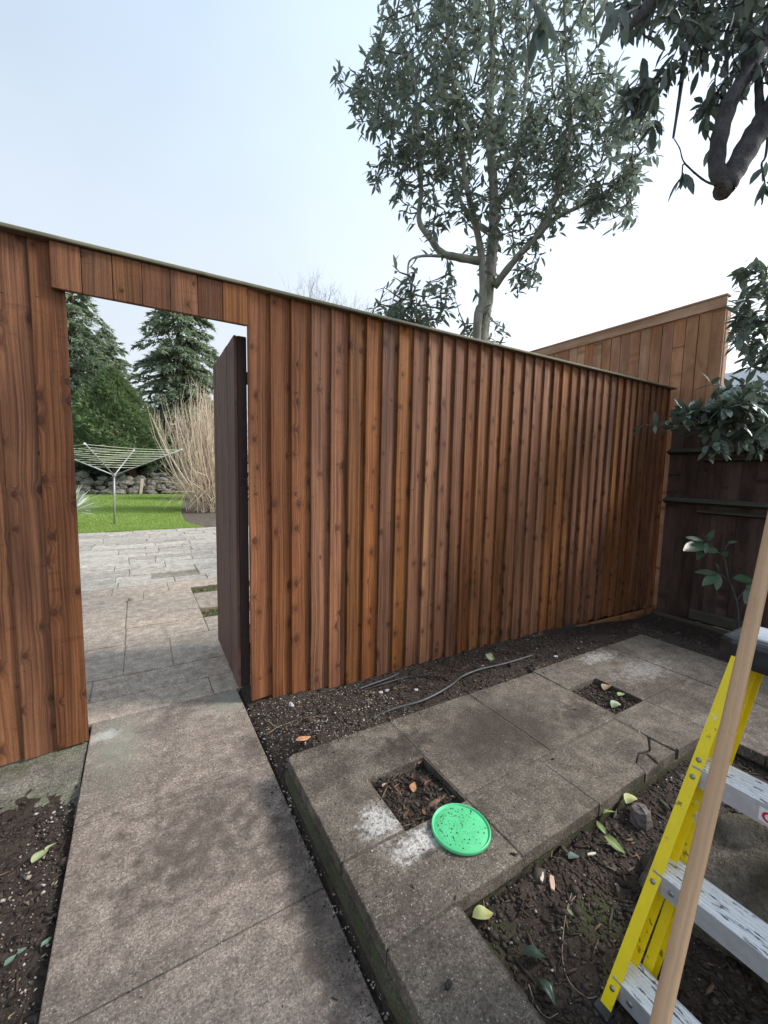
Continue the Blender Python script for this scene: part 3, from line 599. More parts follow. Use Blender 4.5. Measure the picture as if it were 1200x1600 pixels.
# ------------------------------------------------------------------ the new brown fence
YF = 2.42; TOP = 2.385; PITCHB = 0.1238; X0 = 0.545
fence = empty('wooden_fence', (0.545, YF, 0), 'new brown board fence with a gateway and a lintel of short boards', 'fence')
def fence_board(name, xc, wd, y, z0, z1, th, mat, parent, ry=0.0, rz=0.0):
    h = z1-z0; mb = MB(); mb.box(-wd/2, wd/2, -th/2, th/2, -h/2, h/2, 0.0028)
    o = mb.build(name, mat, parent, (xc-0.545, y-YF, (z0+z1)/2), (random.uniform(-0.0025, 0.0025), ry, rz)); return o
NBD = 38
def feather(name, xl, wd, y, z0, z1, mat, parent, thick=0.020, ry=0.0):
    # tapered board: thick edge on the left stands proud, thin edge slips behind the next one
    h = (z1-z0)/2; W = wd
    pr = [(0.0015, -thick), (0.006, -thick-0.0004), (W*0.5, -thick*0.58-0.0008), (W, -0.0042), (W, 0.003), (0.016, 0.003), (0.016, -0.0052), (0.0, -0.0052), (0.0, -thick+0.0015)]
    n = len(pr); k = MB(); bow = random.gauss(0, 0.0012)
    zs = [-h, -h+0.003, 0, h-0.003, h]
    V = [(a+(bow if q == 2 else 0)-W/2, c, zz) for q, zz in enumerate(zs) for a, c in pr]
    F = [(i*n+j, i*n+(j+1) % n, (i+1)*n+(j+1) % n, (i+1)*n+j) for i in range(4) for j in range(n)]
    k.add(V, F+[(8, 7, 6, 2, 1, 0), (6, 5, 4, 3, 2), tuple(4*n+q for q in (0, 1, 2, 6, 7, 8)), tuple(4*n+q for q in (2, 3, 4, 5, 6))])
    return k.build(name, mat, parent, (xl+W/2-0.545, y-YF, (z0+z1)/2), (0, ry, 0))
for i in range(NBD):
    xl = X0+PITCHB*i+jig(0.0025); wd = PITCHB+0.014
    if xl+wd > 5.2: wd = 5.2-xl
    zb = float(soil_z(xl+wd/2, 2.40))-0.05
    if xl > 3.45: zb = -0.075+jig(0.012)-0.02*(xl-3.45)
    if i == 0: zb = 0.005
    feather('board', xl, wd, YF+0.026+jig(0.0015), zb, TOP, MAT['fence'], fence, 0.028+jig(0.003), random.gauss(0, 0.0004))
for i in range(13):   # left of the gateway
    zb = 0.012 if i == 0 else 0.002+jig(0.006)
    feather('board', -0.262-PITCHB*(i+1), PITCHB+(0.014 if i else 0.0), YF+0.022+jig(0.001), zb, TOP-0.001, MAT['fence'], fence, 0.018, random.gauss(0, 0.0004))
mb = MB(); mb.box(-0.10/2, 0.05, 0, 0.09, -0.3, TOP-0.004, 0.004)
for xp in (0.62, 2.3, 3.9, 5.1, -0.34, -1.7):
    ob('post', mb.mesh('post', MAT['fence_back']) if xp == 0.62 else bpy.data.meshes['post'], fence, (xp-0.545, 0.031, 0))
for z in (0.4, 1.25, 2.1):
    r_ = MB(); r_.box(0.575-0.545, 5.19-0.545, 0.0255, 0.0305, z, z+0.09); r_.build('rail', MAT['plinth'], fence)
lint = MB(); lint.box(-0.305-0.545, 0.54-0.545, 0.004, 0.03, 2.19, TOP-0.006); lo = lint.build('lintel', MAT['plinth'], fence)
lx = [-0.308, -0.196, -0.078, 0.042, 0.164, 0.29, 0.412, 0.5405]
for a, b_ in zip(lx[:-1], lx[1:]):
    k = MB(); h = TOP-0.004-2.182; k.box(-(b_-a)/2+0.001, (b_-a)/2-0.001, -0.009, 0.009, -h/2, h/2, 0.0025)
    k.build('lintel_board', MAT['fence'], lo, ((a+b_)/2-0.545, -0.0065+jig(0.0015), 2.182+h/2+jig(0.0015)), (jig(0.003), jig(0.003), jig(0.01)))
cpb = MB(); cpb.box(-1.95-0.545, 5.215-0.545, -0.034, 0.075, TOP, TOP+0.017, 0.004); cpb.build('capping_rail', MAT['cap'], fence)
pl = MB(); pl.box(3.47-0.545, 5.17-0.545, 0.001, 0.021, -0.235, -0.085, 0.003)
plo = pl.build('gravel_board', MAT['plinth'], fence); plo.rotation_euler = (0, 0.022, 0); plo.location = (0, -0.004, 0.055)

MAT['nail'] = plain('nail_head', (0.20, 0.19, 0.18), 0.45, 0.3, 90, 0.6)
k = MB()
for i in list(range(-8, 0))+list(range(NBD-1)):
    for z in (0.44, 1.29, 2.14):
        xn = (X0 if i >= 0 else -0.262)+PITCHB*i+0.028+jig(0.006); zz = z+jig(0.02)
        if i >= 0: yn = 0.026-0.028-0.0004+0.006-0.0042
        else: yn = 0.022-0.018+0.0035-0.0032
        k.add([(xn-0.545+0.0030*math.cos(q*PI/3), yn-0.0012, zz+0.0030*math.sin(q*PI/3)) for q in range(6)]+[(xn-0.545+0.0034*math.cos(q*PI/3), yn+0.004, zz+0.0034*math.sin(q*PI/3)) for q in range(6)], [tuple(range(5, -1, -1))]+[(q, (q+1) % 6, 6+(q+1) % 6, 6+q) for q in range(6)])
k.build('nails', MAT['nail'], fence)['kind'] = 'stuff'

# ------------------------------------------------------------------ gate, standing open
gate = empty('gate', (0.545, 2.52, 0), 'dark brown wooden gate standing open beside the fence post', 'gate')
gate.rotation_euler = (0, 0, math.radians(89.2))     # local +X runs along the leaf away from the fence
GW, GZ0, GZ1 = 0.83, 0.055, 2.155
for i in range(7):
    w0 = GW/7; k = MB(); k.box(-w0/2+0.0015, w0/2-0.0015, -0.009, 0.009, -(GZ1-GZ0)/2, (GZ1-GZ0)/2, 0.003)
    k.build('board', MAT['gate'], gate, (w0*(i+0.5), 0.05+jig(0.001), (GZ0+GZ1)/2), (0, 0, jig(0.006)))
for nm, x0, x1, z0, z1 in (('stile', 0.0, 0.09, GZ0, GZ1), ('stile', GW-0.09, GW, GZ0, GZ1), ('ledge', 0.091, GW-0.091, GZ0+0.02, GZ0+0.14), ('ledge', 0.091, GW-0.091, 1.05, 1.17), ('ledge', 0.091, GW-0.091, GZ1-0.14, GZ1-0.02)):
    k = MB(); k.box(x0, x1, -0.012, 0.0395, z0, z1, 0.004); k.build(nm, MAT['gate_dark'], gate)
k = MB(); a, c = np.array([0.12, 0.013, GZ0+0.14]), np.array([GW-0.12, 0.013, 1.04]); k.tube([a, c], 0.034, 4); k.build('brace', MAT['gate_dark'], gate)
MAT['iron'] = plain('black_iron', (0.025, 0.025, 0.027), 0.5, 0.2, 40, 0.6)
for z in (0.3, 1.92):
    k = MB(); k.box(-0.018, 0.34, -0.0165, -0.0125, z-0.02, z+0.02, 0.001); k.tube([(-0.016, -0.016, z-0.035), (-0.016, -0.016, z+0.035)], 0.009, 8); k.build('hinge', MAT['iron'], gate)

# ------------------------------------------------------------------ old dark fence and the tall new fence on the right
XD = 5.205
dark = empty('old_fence', (XD, 2.42, -0.2), 'old dark stained fence with horizontal rails in the shaded corner', 'fence')
for i in range(36):
    yc = 2.40-0.112*(i+0.5); k = MB(); k.box(-0.009, 0.009, -0.061, 0.061, -1.06, 1.06, 0.003)
    k.build('board', MAT['dark'], dark, (0.02+(0.006 if i % 2 else 0), yc-2.42, 1.09+jig(0.006)), (jig(0.003), 0, jig(0.03)))
def arris(y0, y1, z, nm, dx=0.0, s=0.06, mat='dark_h'):
    k = MB(); L = [(0.005, -s*0.75), (-s*1.05, -s*0.3), (-s*1.05, -s*0.12), (0.005, s*0.42)]
    V = [(x+dx, yv, zz) for yv in (y0-2.42, y1-2.42) for x, zz in L]
    k.add(V, [(0, 1, 5, 4), (1, 2, 6, 5), (2, 3, 7, 6), (3, 0, 4, 7), (3, 2, 1, 0), (4, 5, 6, 7)]); k.build(nm, MAT[mat], dark, (0, 0, z+0.2))
arris(2.405, -1.6, 1.70, 'rail'); arris(2.407, -1.6, 1.155, 'rail')
arris(2.06, -1.6, 1.605, 'rail', 0.004, 0.045); arris(2.075, -1.6, 1.05, 'rail', 0.004, 0.045)
k = MB(); k.box(-0.045, -0.012, -4.0, -0.012, -0.10, 0.035, 0.004); k.build('gravel_board', MAT['dark_h'], dark)
k = MB(); k.box(-0.03, 0.0, -4.0, -0.36, 0.055, 0.165, 0.004); k.build('gravel_board', MAT['dark_h'], dark)
k = MB(); k.box(-0.06, 0.004, -0.05, 0.05, -0.15, 2.1, 0.004)
for yv in (-2.75,): k.build('post', MAT['dark'], dark, (0, yv, 0))

XT = 5.29
tall = empty('tall_fence', (XT, 2.02, -0.2), 'tall light brown fence rising above the old dark fence', 'fence')
for i in range(34):
    hw = 0.0578; k = MB(); k.box(-0.010, 0.010, -hw, hw, -1.69, 1.69, 0.0025)
    k.build('board', MAT['tall'], tall, (jig(0.0015), 0.0605+0.121*i, 1.70+jig(0.004)), (jig(0.002), 0, jig(0.012)))
k = MB(); k.box(-0.036, -0.013, -0.004, 4.13, 3.37, 3.475, 0.003); k.build('trim_board', MAT['tall_h'], tall)
k = MB(); k.box(-0.045, 0.05, -0.01, 4.14, 3.4765, 3.496, 0.003); k.build('capping_rail', MAT['tall_h'], tall)
k = MB(); k.box(0.0125, 0.030, 0.004, 4.10, 0.0, 3.38); k.build('seam_shade_sheet', MAT['dark'], tall)  # dark sheet added behind the boards; its colour paints shade into the seams
for yv in (0.004, 1.9, 3.8):
    k = MB(); k.box(0.034, 0.12, yv, yv+0.09, 0, 3.39, 0.004); k.build('post', MAT['tall'], tall)

# ------------------------------------------------------------------ stepladder
def paintyellow():
    b = NB('yellow_fibreglass'); p = b.objco(); n = b.noise(b.vmul(p, (1, 1, 0.3)), 60, 4, 0.65); n2 = b.noise(p, 22, 5, 0.7); n3 = b.noise(p, 9, 3)
    c = b.mix(b.mapr(n, 0.3, 0.7, 0, 0.5), (0.90, 0.70, 0.008), (0.78, 0.58, 0.006))
    c = b.mix(b.mapr(n2, 0.62, 0.68, 0, 0.8), c, (0.10, 0.08, 0.03)); c = b.mix(b.math('MULTIPLY', b.mapr(b.noise(p, 34, 4), 0.66, 0.7), b.mapr(n3, 0.5, 0.6)), c, (0.72, 0.69, 0.6))
    b.bump(n, 0.15, 0.002); return b.fin(c, 0.42, 0.5)
MAT['yellow'] = paintyellow()
def alu():
    b = NB('worn_aluminium'); p = b.objco(); st = b.noise(b.vmul(p, (260, 6, 260)), 1, 4, 0.7); n2 = b.noise(b.vmul(p, (90, 22, 90)), 1, 4, 0.65); n3 = b.noise(p, 12, 4)
    c = b.mix(b.mapr(st, 0.35, 0.65), (0.74, 0.75, 0.76), (0.90, 0.90, 0.90))
    c = b.mix(b.mapr(n2, 0.57, 0.62, 0, 0.85), c, (0.09, 0.085, 0.08)); c = b.mix(b.mapr(n3, 0.6, 0.7, 0, 0.5), c, (0.45, 0.42, 0.36))
    b.bump(st, 0.15, 0.002); return b.fin(c, 0.5, 0.5, 0.15)
MAT['alu'] = alu()
MAT['alu_face'] = plain('tread_face_aluminium', (0.66, 0.68, 0.72), 0.38, 0.08, 40, 0.6, None, 0.05)
MAT['blackpl'] = plain('black_plastic', (0.022, 0.024, 0.028), 0.38, 0.4, 25)
MAT['rivet'] = plain('steel_rivet', (0.3, 0.3, 0.3), 0.35, 0.2, 90, 0.8)
LB, LT = np.array([0.952, 0.50, 0.03]), np.array([1.335, 0.42, 0.962])      # far front rail, front edge, foot and top
lad = empty('stepladder', (1.1, 0.25, 0.03), 'folded yellow stepladder with worn silver treads and a black top cap', 'ladder')
LO = np.array([1.1, 0.25, 0.03])
NEAR_B, NEAR_T = np.array([0.952, -0.06, 0.03]), np.array([1.335, 0.06, 0.962])
def channel(B, T, inward, name, web=0.068, fl=0.027, th=0.004, mat='yellow', fwd=(1, 0)):
    """C-channel rail: web lies across X, flanges turn towards 'inward' (+1/-1 in y)"""
    ax = (T-B)/np.linalg.norm(T-B); L = np.linalg.norm(T-B)
    yv = np.array([0, 1.0, 0]); yv = yv-ax*(yv@ax); yv /= np.linalg.norm(yv); xv = np.cross(yv, ax); xv = xv if xv[0] > 0 else -xv
    s = inward
    prof = [(0, 0), (0, s*fl), (th, s*fl), (th, s*th), (web-th, s*th), (web-th, s*fl), (web, s*fl), (web, 0)]
    V = []; 
    for e in (B, T): V += [e-LO+xv*a+yv*c for a, c in prof]
    n = 8; F = [(i, (i+1) % n, n+(i+1) % n, n+i) for i in range(n)]
    F += [(0, 1, 2, 3), (0, 3, 4, 7), (4, 5, 6, 7), (8, 11, 10, 9), (8, 15, 12, 11), (12, 15, 14, 13)]
    k = MB(); k.add(V, F); o = k.build(name, MAT[mat], lad); return o, ax, xv, yv
fr, ax, xv, yv = channel(LB, LT, -1, 'front_rail'); channel(NEAR_B, NEAR_T, 1, 'front_rail')
RB, RT = np.array([1.055, 0.47, 0.03]), np.array([1.418, 0.405, 0.94])
rr, rax, rxv, ryv = channel(RB, RT, -1, 'rear_rail', 0.05, 0.022); channel(np.array([1.055, -0.03, 0.03]), np.array([1.418, 0.075, 0.94]), 1, 'rear_rail', 0.05, 0.022)
def rail_at(t): return LB+(LT-LB)*t, NEAR_B+(NEAR_T-NEAR_B)*t
TREADS = [0.115, 0.395, 0.675]
for i, t in enumerate(TREADS):
    a, c = rail_at(t); y1 = a[1]-0.005; y0 = c[1]+0.005; xx0 = a[0]+0.004; zt = a[2]; wdt = 0.082
    k = MB(); k.box(xx0-0.004-LO[0], xx0+wdt-LO[0], y0-LO[1], y1-LO[1], zt-0.005-LO[2], zt-LO[2], 0.0015)
    for q in range(7):
        k.box(xx0+0.004+q*0.011-LO[0], xx0+0.009+q*0.011-LO[0], y0+0.002-LO[1], y1-0.002-LO[1], zt+0.0002-LO[2], zt+0.0026-LO[2])
    tr = k.build('tread', MAT['alu'], lad)
    k = MB(); k.box(xx0-0.006-LO[0], xx0-0.0045-LO[0], y0+0.001-LO[1], y1-0.001-LO[1], zt-0.05-LO[2], zt+0.001-LO[2]); k.build('tread_nosing', MAT['alu_face'], tr)
    k = MB(); k.box(xx0+wdt+0.0005-LO[0], xx0+wdt+0.002-LO[0], y0+0.001-LO[1], y1-0.001-LO[1], zt-0.05-LO[2], zt-LO[2]); k.build('tread_back', MAT['alu_face'], tr)
    k = MB(); k.lathe([(0.0075, 0), (0.0068, 0.0015), (0.004, 0.003)], 14)
    rv = k.build('rivet', MAT['rivet'], tr, (xx0-0.006-LO[0], y1-0.045-LO[1], zt-0.026-LO[2]), (0, -PI/2, 0), True)
    for dz in (0.0, 0.045):
        pz = LB+(LT-LB)*(t-0.025+dz); k = MB(); k.lathe([(0.0065, 0), (0.006, 0.0015), (0.003, 0.0028)], 14)
        if dz == 0 or i == 2: k.build('rivet', MAT['rivet'], fr, pz-LO+yv*-0.0135, (0, -PI/2+0.39, 0), True)
# printed sticker on the upper tread
a, c = rail_at(TREADS[2]); MAT['white'] = plain('white_print', (0.75, 0.75, 0.75), 0.5, 0.05); MAT['red'] = plain('red_print', (0.5, 0.02, 0.03), 0.5, 0.1)
k = MB(); k.box(-0.0005, 0.0005, -0.03, 0.03, -0.016, 0.016); st = k.build('sticker', MAT['white'], lad, (a[0]-0.0031-LO[0], a[1]-0.172-LO[1], a[2]-0.026-LO[2]))
k = MB()
for j in range(24):
    t0, t1 = 2*PI*j/24, 2*PI*(j+1)/24
    k.add([(-0.0009, 0.012+r0*math.cos(t_), r0*math.sin(t_)) for t_ in (t0, t1) for r0 in (0.0075, 0.0125)], [(0, 1, 3, 2)])
k.build('sticker_ring', MAT['red'], st)
# cap: moulded tray
cx0, cx1, cy0, cy1, cz = 1.325, 1.50, 0.03, 0.455, 0.985
k = MB(); k.poly([(cx0+0.02, cy0), (cx1-0.02, cy0), (cx1, cy0+0.03), (cx1, cy1-0.03), (cx1-0.02, cy1), (cx0+0.02, cy1), (cx0, cy1-0.03), (cx0, cy0+0.03)], cz-0.07, cz, 0.014)
k.V = [tuple(np.array(v)-LO) for v in k.V]; tcap = k.build('top_cap', MAT['blackpl'], lad, smooth=False)
k = MB(); k.poly([(cx0+0.035, cy0+0.03), (cx1-0.03, cy0+0.03), (cx1-0.03, cy1-0.035), (cx0+0.035, cy1-0.035)], cz+0.0005, cz+0.009, 0.004); k.V = [tuple(np.array(v)-LO) for v in k.V]; k.build('tool_tray', MAT['alu_face'], tcap)
for z, t in ((0.30, 0.3), (0.62, 0.64)):
    q = RB+(RT-RB)*t; k = MB(); k.box(q[0]-LO[0], q[0]+0.025-LO[0], 0.0-LO[1], q[1]-0.006-LO[1], q[2]-0.012-LO[2], q[2]+0.012-LO[2], 0.002); k.build('rear_brace', MAT['alu_face'], lad)
for yv_ in (0.43, 0.02):
    k = MB(); k.box(1.22-LO[0], 1.30-LO[0], yv_-0.002-LO[1], yv_+0.002-LO[1], 0.50-LO[2], 0.522-LO[2]); k.build('spreader', MAT['alu_face'], lad)
for q in (LB, NEAR_B, RB, np.array([1.055, -0.03, 0.03])):
    s = -1 if q[1] > 0.2 else 1; k = MB(); k.box(q[0]-0.008-LO[0], q[0]+0.08-LO[0], min(q[1]+0.004, q[1]+s*0.036)-LO[1], max(q[1]+0.004, q[1]+s*0.036)-LO[1], -0.005-LO[2]+0.03, 0.04-LO[2]+0.03, 0.004); k.build('foot', MAT['blackpl'], lad)

# ------------------------------------------------------------------ pole leaning on the ladder
p1 = at(1184, 925, 0.93); p0 = at(1033, 1600, 0.74); d_ = (p1-p0)/np.linalg.norm(p1-p0)
ptop = p1+d_*0.55; pbot = p0+d_*((0.03-p0[2])/d_[2]); Lp = np.linalg.norm(ptop-pbot)
k = MB(); n = 14; pr = []
for j in range(n):     # rounded rectangular section
    t = 2*PI*j/n; cc, ss = math.cos(t), math.sin(t); pr.append((0.0138*math.copysign(abs(cc)**0.55, cc), 0.0138*math.copysign(abs(ss)**0.55, ss)))
V = [(a_, c_, z) for z in np.linspace(0, Lp, 12) for a_, c_ in pr]
V = [(a_+0.002*math.sin(z*4), c_+0.0015*math.sin(z*5+1), z) for a_, c_, z in V]
F = [(i*n+j, i*n+(j+1) % n, (i+1)*n+(j+1) % n, (i+1)*n+j) for i in range(11) for j in range(n)]+[tuple(range(n-1, -1, -1)), tuple(range(11*n, 12*n))]
k.add(V, F); pole = k.build('wooden_pole', MAT['pole'], None, pbot, None, True)
pole.rotation_euler = Vector(d_).to_track_quat('Z', 'Y').to_euler()
tag(pole, 'bare pale wooden pole leaning on the yellow stepladder', 'pole')

# ------------------------------------------------------------------ green lid
def scuffed(m, col):
    t = m.node_tree; pb = [q for q in t.nodes if q.type == 'BSDF_PRINCIPLED'][0]; src = pb.inputs['Base Color'].links[0].from_socket
    tcn = t.nodes.new('ShaderNodeTexCoord'); nn = t.nodes.new('ShaderNodeTexNoise'); nn.inputs['Scale'].default_value = 26; nn.inputs['Detail'].default_value = 6; nn.inputs['Roughness'].default_value = 0.75
    mm = t.nodes.new('ShaderNodeMapRange'); mm.inputs[1].default_value = 0.62; mm.inputs[2].default_value = 0.70; mm.inputs[4].default_value = 0.75
    mx = t.nodes.new('ShaderNodeMix'); mx.data_type = 'RGBA'; mx.inputs[7].default_value = (*col, 1)
    t.links.new(tcn.outputs['Object'], nn.inputs['Vector']); t.links.new(nn.outputs[0], mm.inputs[0]); t.links.new(mm.outputs[0], mx.inputs[0]); t.links.new(src, mx.inputs[6]); t.links.new(mx.outputs[2], pb.inputs['Base Color'])
scuffed(MAT['pole'], (0.30, 0.19, 0.11)); scuffed(MAT['yellow'], (0.50, 0.37, 0.05))
def lidmat():
    b = NB('green_plastic'); p = b.objco(); n = b.noise(p, 70, 4); n2 = b.noise(p, 14, 3)
    c = b.mix(b.mapr(n2, 0.3, 0.7), (0.085, 0.50, 0.21), (0.11, 0.57, 0.26)); c = b.mix(b.mapr(n, 0.6, 0.75, 0, 0.3), c, (0.03, 0.2, 0.08))
    b.bump(n, 0.05, 0.001); return b.fin(c, 0.38, 0.45)
MAT['lid'] = lidmat(); MAT['drop'] = plain('dirt_spot', (0.012, 0.035, 0.018), 0.35, 0.3)
k = MB(); R0 = 0.1065
k.lathe([(R0*0.99, 0), (R0, 0.003), (R0*0.995, 0.009), (R0*0.975, 0.012), (R0*0.955, 0.0125), (R0*0.94, 0.0105), (R0*0.925, 0.0065), (R0*0.905, 0.0062), (R0*0.885, 0.0078), (R0*0.5, 0.0083), (0.002, 0.0085)], 72)
lid = k.build('bucket_lid', MAT['lid'], None, (0.957, 1.018, ZS+0.002), (0.01, 0.012, 0.4), True)
tag(lid, 'round green plastic bucket lid covered in dark spots', 'lid')
k = MB()
for i in range(210):
    r = R0*0.84*math.sqrt(random.random()); t = random.uniform(0, 2*PI); s = random.choice([0.0009, 0.0012, 0.0016, 0.0022, 0.0031])
    cx, cy = r*math.cos(t), r*math.sin(t); a0 = random.uniform(0, 2*PI)
    k.add([(cx+s*math.cos(a0+q*PI/3)*random.uniform(0.8, 1.3), cy+s*math.sin(a0+q*PI/3), 0.0084) for q in range(6)]+[(cx, cy, 0.0088+s*0.35)], [(q, (q+1) % 6, 6) for q in range(6)])
o = k.build('dirt_spots', MAT['drop'], lid); o['kind'] = 'stuff'

# ------------------------------------------------------------------ foliage machinery
def leaf_template(w=0.17, fold=0.05, curl=0.10, rich=True):
    ys_ = [0.0, 0.16, 0.4, 0.66, 0.87, 1.0] if rich else [0.0, 0.3, 0.68, 1.0]
    ws = [0.04, 0.6, 1.0, 0.86, 0.42, 0.0] if rich else [0.03, 0.95, 0.8, 0.0]
    V = []; F = []
    for y_, q in zip(ys_, ws):
        z = -curl*y_*y_
        V += [(-w*q, y_, z+fold*q), (0, y_, z), (w*q, y_, z+fold*q)]
    for i in range(len(ys_)-1):
        a = 3*i; F += [(a, a+1, a+4, a+3), (a+1, a+2, a+5, a+4)]
    return np.array(V), np.array(F)
def frames(axis, up):
    y_ = axis/(np.linalg.norm(axis, axis=1)[:, None]+1e-9); z_ = up-y_*np.sum(up*y_, 1)[:, None]
    z_ /= np.linalg.norm(z_, axis=1)[:, None]+1e-9; return np.cross(y_, z_), y_, z_
def leaf_mesh(name, pos, axis, up, size, T, mat):
    TV, TF = T; x_, y_, z_ = frames(axis, up)
    W = pos[:, None, :]+size[:, None, None]*(TV[None, :, 0, None]*x_[:, None]+TV[None, :, 1, None]*y_[:, None]+TV[None, :, 2, None]*z_[:, None])
    n = len(pos); Fc = (TF[None]+(np.arange(n)*len(TV))[:, None, None]).reshape(-1, TF.shape[1])
    return mesh_np(name, W.reshape(-1, 3), Fc, mat, True)
def put_leaves(parent, pos, axis, up, size, T, mat, n_single, crown_name='crown', T2=None, base=(0, 0, 0)):
    """the n_single leaves that show largest become parts, the rest one crown part"""
    X_, Y_, D_ = project(pos); vis = (X_ > -20) & (X_ < 1220) & (Y_ > -30) & (Y_ < 1620) & (D_ > 0.1)
    key = np.where(vis, size/np.maximum(D_, 0.1), -1); order = np.argsort(-key)
    big = order[:n_single] if n_single else np.zeros(0, int); big = big[key[big] > 0]
    rest = np.setdiff1d(np.arange(len(pos)), big); B = np.array(base)
    if len(rest):
        o = ob(crown_name, leaf_mesh(crown_name, pos[rest]-B, axis[rest], up[rest], size[rest], T2 or T, mat), parent); o['kind'] = 'stuff'
    if len(big):
        me = mesh_np('leaf', T[0], T[1], mat, True); x_, y_, z_ = frames(axis[big], up[big])
        for i, q in enumerate(big):
            o = bpy.data.objects.new('leaf', me); link(o, parent); s = size[q]; p_ = pos[q]-B
            o.matrix_local = Matrix(((x_[i][0]*s, y_[i][0]*s, z_[i][0]*s, p_[0]), (x_[i][1]*s, y_[i][1]*s, z_[i][1]*s, p_[1]), (x_[i][2]*s, y_[i][2]*s, z_[i][2]*s, p_[2]), (0, 0, 0, 1)))
def smooth_path(P, n=6):
    P = np.array(P, float); Q = np.vstack([2*P[0]-P[1], P, 2*P[-1]-P[-2]]); out_ = []
    for i in range(1, len(Q)-2):
        for t in np.linspace(0, 1, n, endpoint=False):
            a, b_, c, d = Q[i-1], Q[i], Q[i+1], Q[i+2]
            out_.append(0.5*((2*b_)+(-a+c)*t+(2*a-5*b_+4*c-d)*t*t+(-a+3*b_-3*c+d)*t**3))
    out_.append(P[-1]); return np.array(out_)
def grow(seeds, nodes, rng_, bend=0.25, maxlen=9):
    """join each cluster centre to the nearest wood already there; returns twig paths and end directions"""
    nodes = [np.array(q) for q in nodes]; arr = np.array(nodes); paths = []; dirs = []
    order = np.argsort([np.min(np.sum((arr-s)**2, 1)) for s in seeds])
    for i in order:
        s = seeds[i]; d2 = np.sum((arr-s)**2, 1); j = int(np.argmin(d2+0.15*np.maximum(0, arr[:, 2]-s[2]+0.1)**2*4)); a = arr[j]; L = math.sqrt(d2[j])
        mid = (a+s)/2+np.array([0, 0, -bend*L*0.25])+rng_.normal(0, 0.05*L, 3); q = np.array([a, (a+mid)/2, mid, (mid+s)/2+rng_.normal(0, 0.02*L, 3), s])
        paths.append(q); dirs.append((i, (s-mid)/(np.linalg.norm(s-mid)+1e-6))); arr = np.vstack([arr, mid[None], s[None]])
    dd = np.zeros((len(seeds), 3))
    for i, v in dirs: dd[i] = v
    return paths, dd
def whorls(seeds, dirs, per, size, rng_, droop=0.5, spread=0.12):
    n = len(seeds); P = []; A_ = []; U = []; Sz = []
    for s, d in zip(seeds, dirs):
        m = int(rng_.integers(per[0], per[1]+1)); a = rng_.normal(0, 1, 3); e1 = np.cross(d, a); e1 /= np.linalg.norm(e1)+1e-6; e2 = np.cross(d, e1)
        for q in range(m):
            t = 2.4*q+rng_.uniform(-0.4, 0.4); back = rng_.uniform(0, spread); sp = rng_.uniform(0.5, 1.4)
            ax_ = d*rng_.uniform(0.3, 1.0)+sp*(math.cos(t)*e1+math.sin(t)*e2)+np.array([0, 0, -droop*rng_.uniform(0.3, 1.4)])
            P.append(s-d*back+rng_.normal(0, 0.006, 3)); A_.append(ax_); U.append(np.array([0, 0, 1.0])+rng_.normal(0, 0.45, 3)); Sz.append(size*rng_.uniform(0.65, 1.2))
    return np.array(P), np.array(A_), np.array(U), np.array(Sz)
def wander(P, r0, r1, jitter=0.0):
    m = len(P); return np.linspace(r0, r1, m)
def thin(paths, r0, r1, name, mat, parent, base, sides=4):
    k = MB()
    for q in paths: k.tube(q-np.array(base), list(np.linspace(r0, r1, len(q))), sides, False)
    o = k.build(name, mat, parent, smooth=True); o['kind'] = 'stuff'; return o

# ------------------------------------------------------------------ tree just behind the fence
rT = np.random.default_rng(21); DT = 4.5
base = at(755, 530, DT); base[2] = -0.05; base[0] -= 0.02
tree = empty('broadleaf_tree', base, 'tall evergreen tree with pale forked trunk rising behind the brown fence', 'tree')
g_ = at(748, 600, DT); c0 = np.array([base[0], base[1], 0])
def limb(pts, r0, r1, name, n=9, parent=tree, b=base, mat='bark', seg=6):
    P_ = smooth_path(pts, seg); k = MB(); R_ = np.linspace(r0, r1, len(P_))*(1+0.06*np.sin(np.arange(len(P_))*1.7)); k.tube(P_-np.array(b), list(R_), n)
    k.build(name, MAT[mat], parent, smooth=True); return P_
nodes = []
T1 = limb([np.array([base[0], base[1], -0.1]), at(752, 540, DT), at(760, 470, DT), at(768, 400, DT), at(772, 310, DT+.05), at(765, 200, DT+.1), at(770, 80, DT+.15), at(760, -120, DT+.2)], 0.092, 0.022, 'trunk', 12)
T2 = limb([np.array([base[0]-0.06, base[1]-0.05, -0.1]), at(744, 540, DT-.1), at(754, 470, DT-.12), at(753, 405, DT-.12), at(742, 345, DT-.15), at(728, 285, DT-.2), at(718, 200, DT-.25), at(700, 60, DT-.2), at(690, -80, DT-.2)], 0.052, 0.016, 'limb', 9)
L1 = limb([at(750, 408, DT-.1), at(715, 402, DT-.2), at(690, 395, DT-.25), at(672, 372, DT-.3), at(655, 345, DT-.3), at(658, 300, DT-.3), at(656, 240, DT-.3), at(652, 170, DT-.3), at(640, 80, DT-.3)], 0.044, 0.01, 'limb', 8)
L2 = limb([at(772, 448, DT-.05), at(800, 412, DT-.15), at(838, 370, DT-.25), at(870, 340, DT-.3), at(915, 318, DT-.4), at(970, 285, DT-.45)], 0.044, 0.01, 'limb', 8)
L3 = limb([at(845, 362, DT-.25), at(862, 325, DT-.2), at(880, 270, DT-.15), at(892, 190, DT-.1), at(885, 90, DT), at(880, -40, DT)], 0.04, 0.012, 'limb', 8)
L4 = limb([at(760, 360, DT-.05), at(735, 340, DT+.2), at(715, 300, DT+.5), at(700, 220, DT+.7), at(695, 100, DT+.8)], 0.035, 0.01, 'limb', 7)
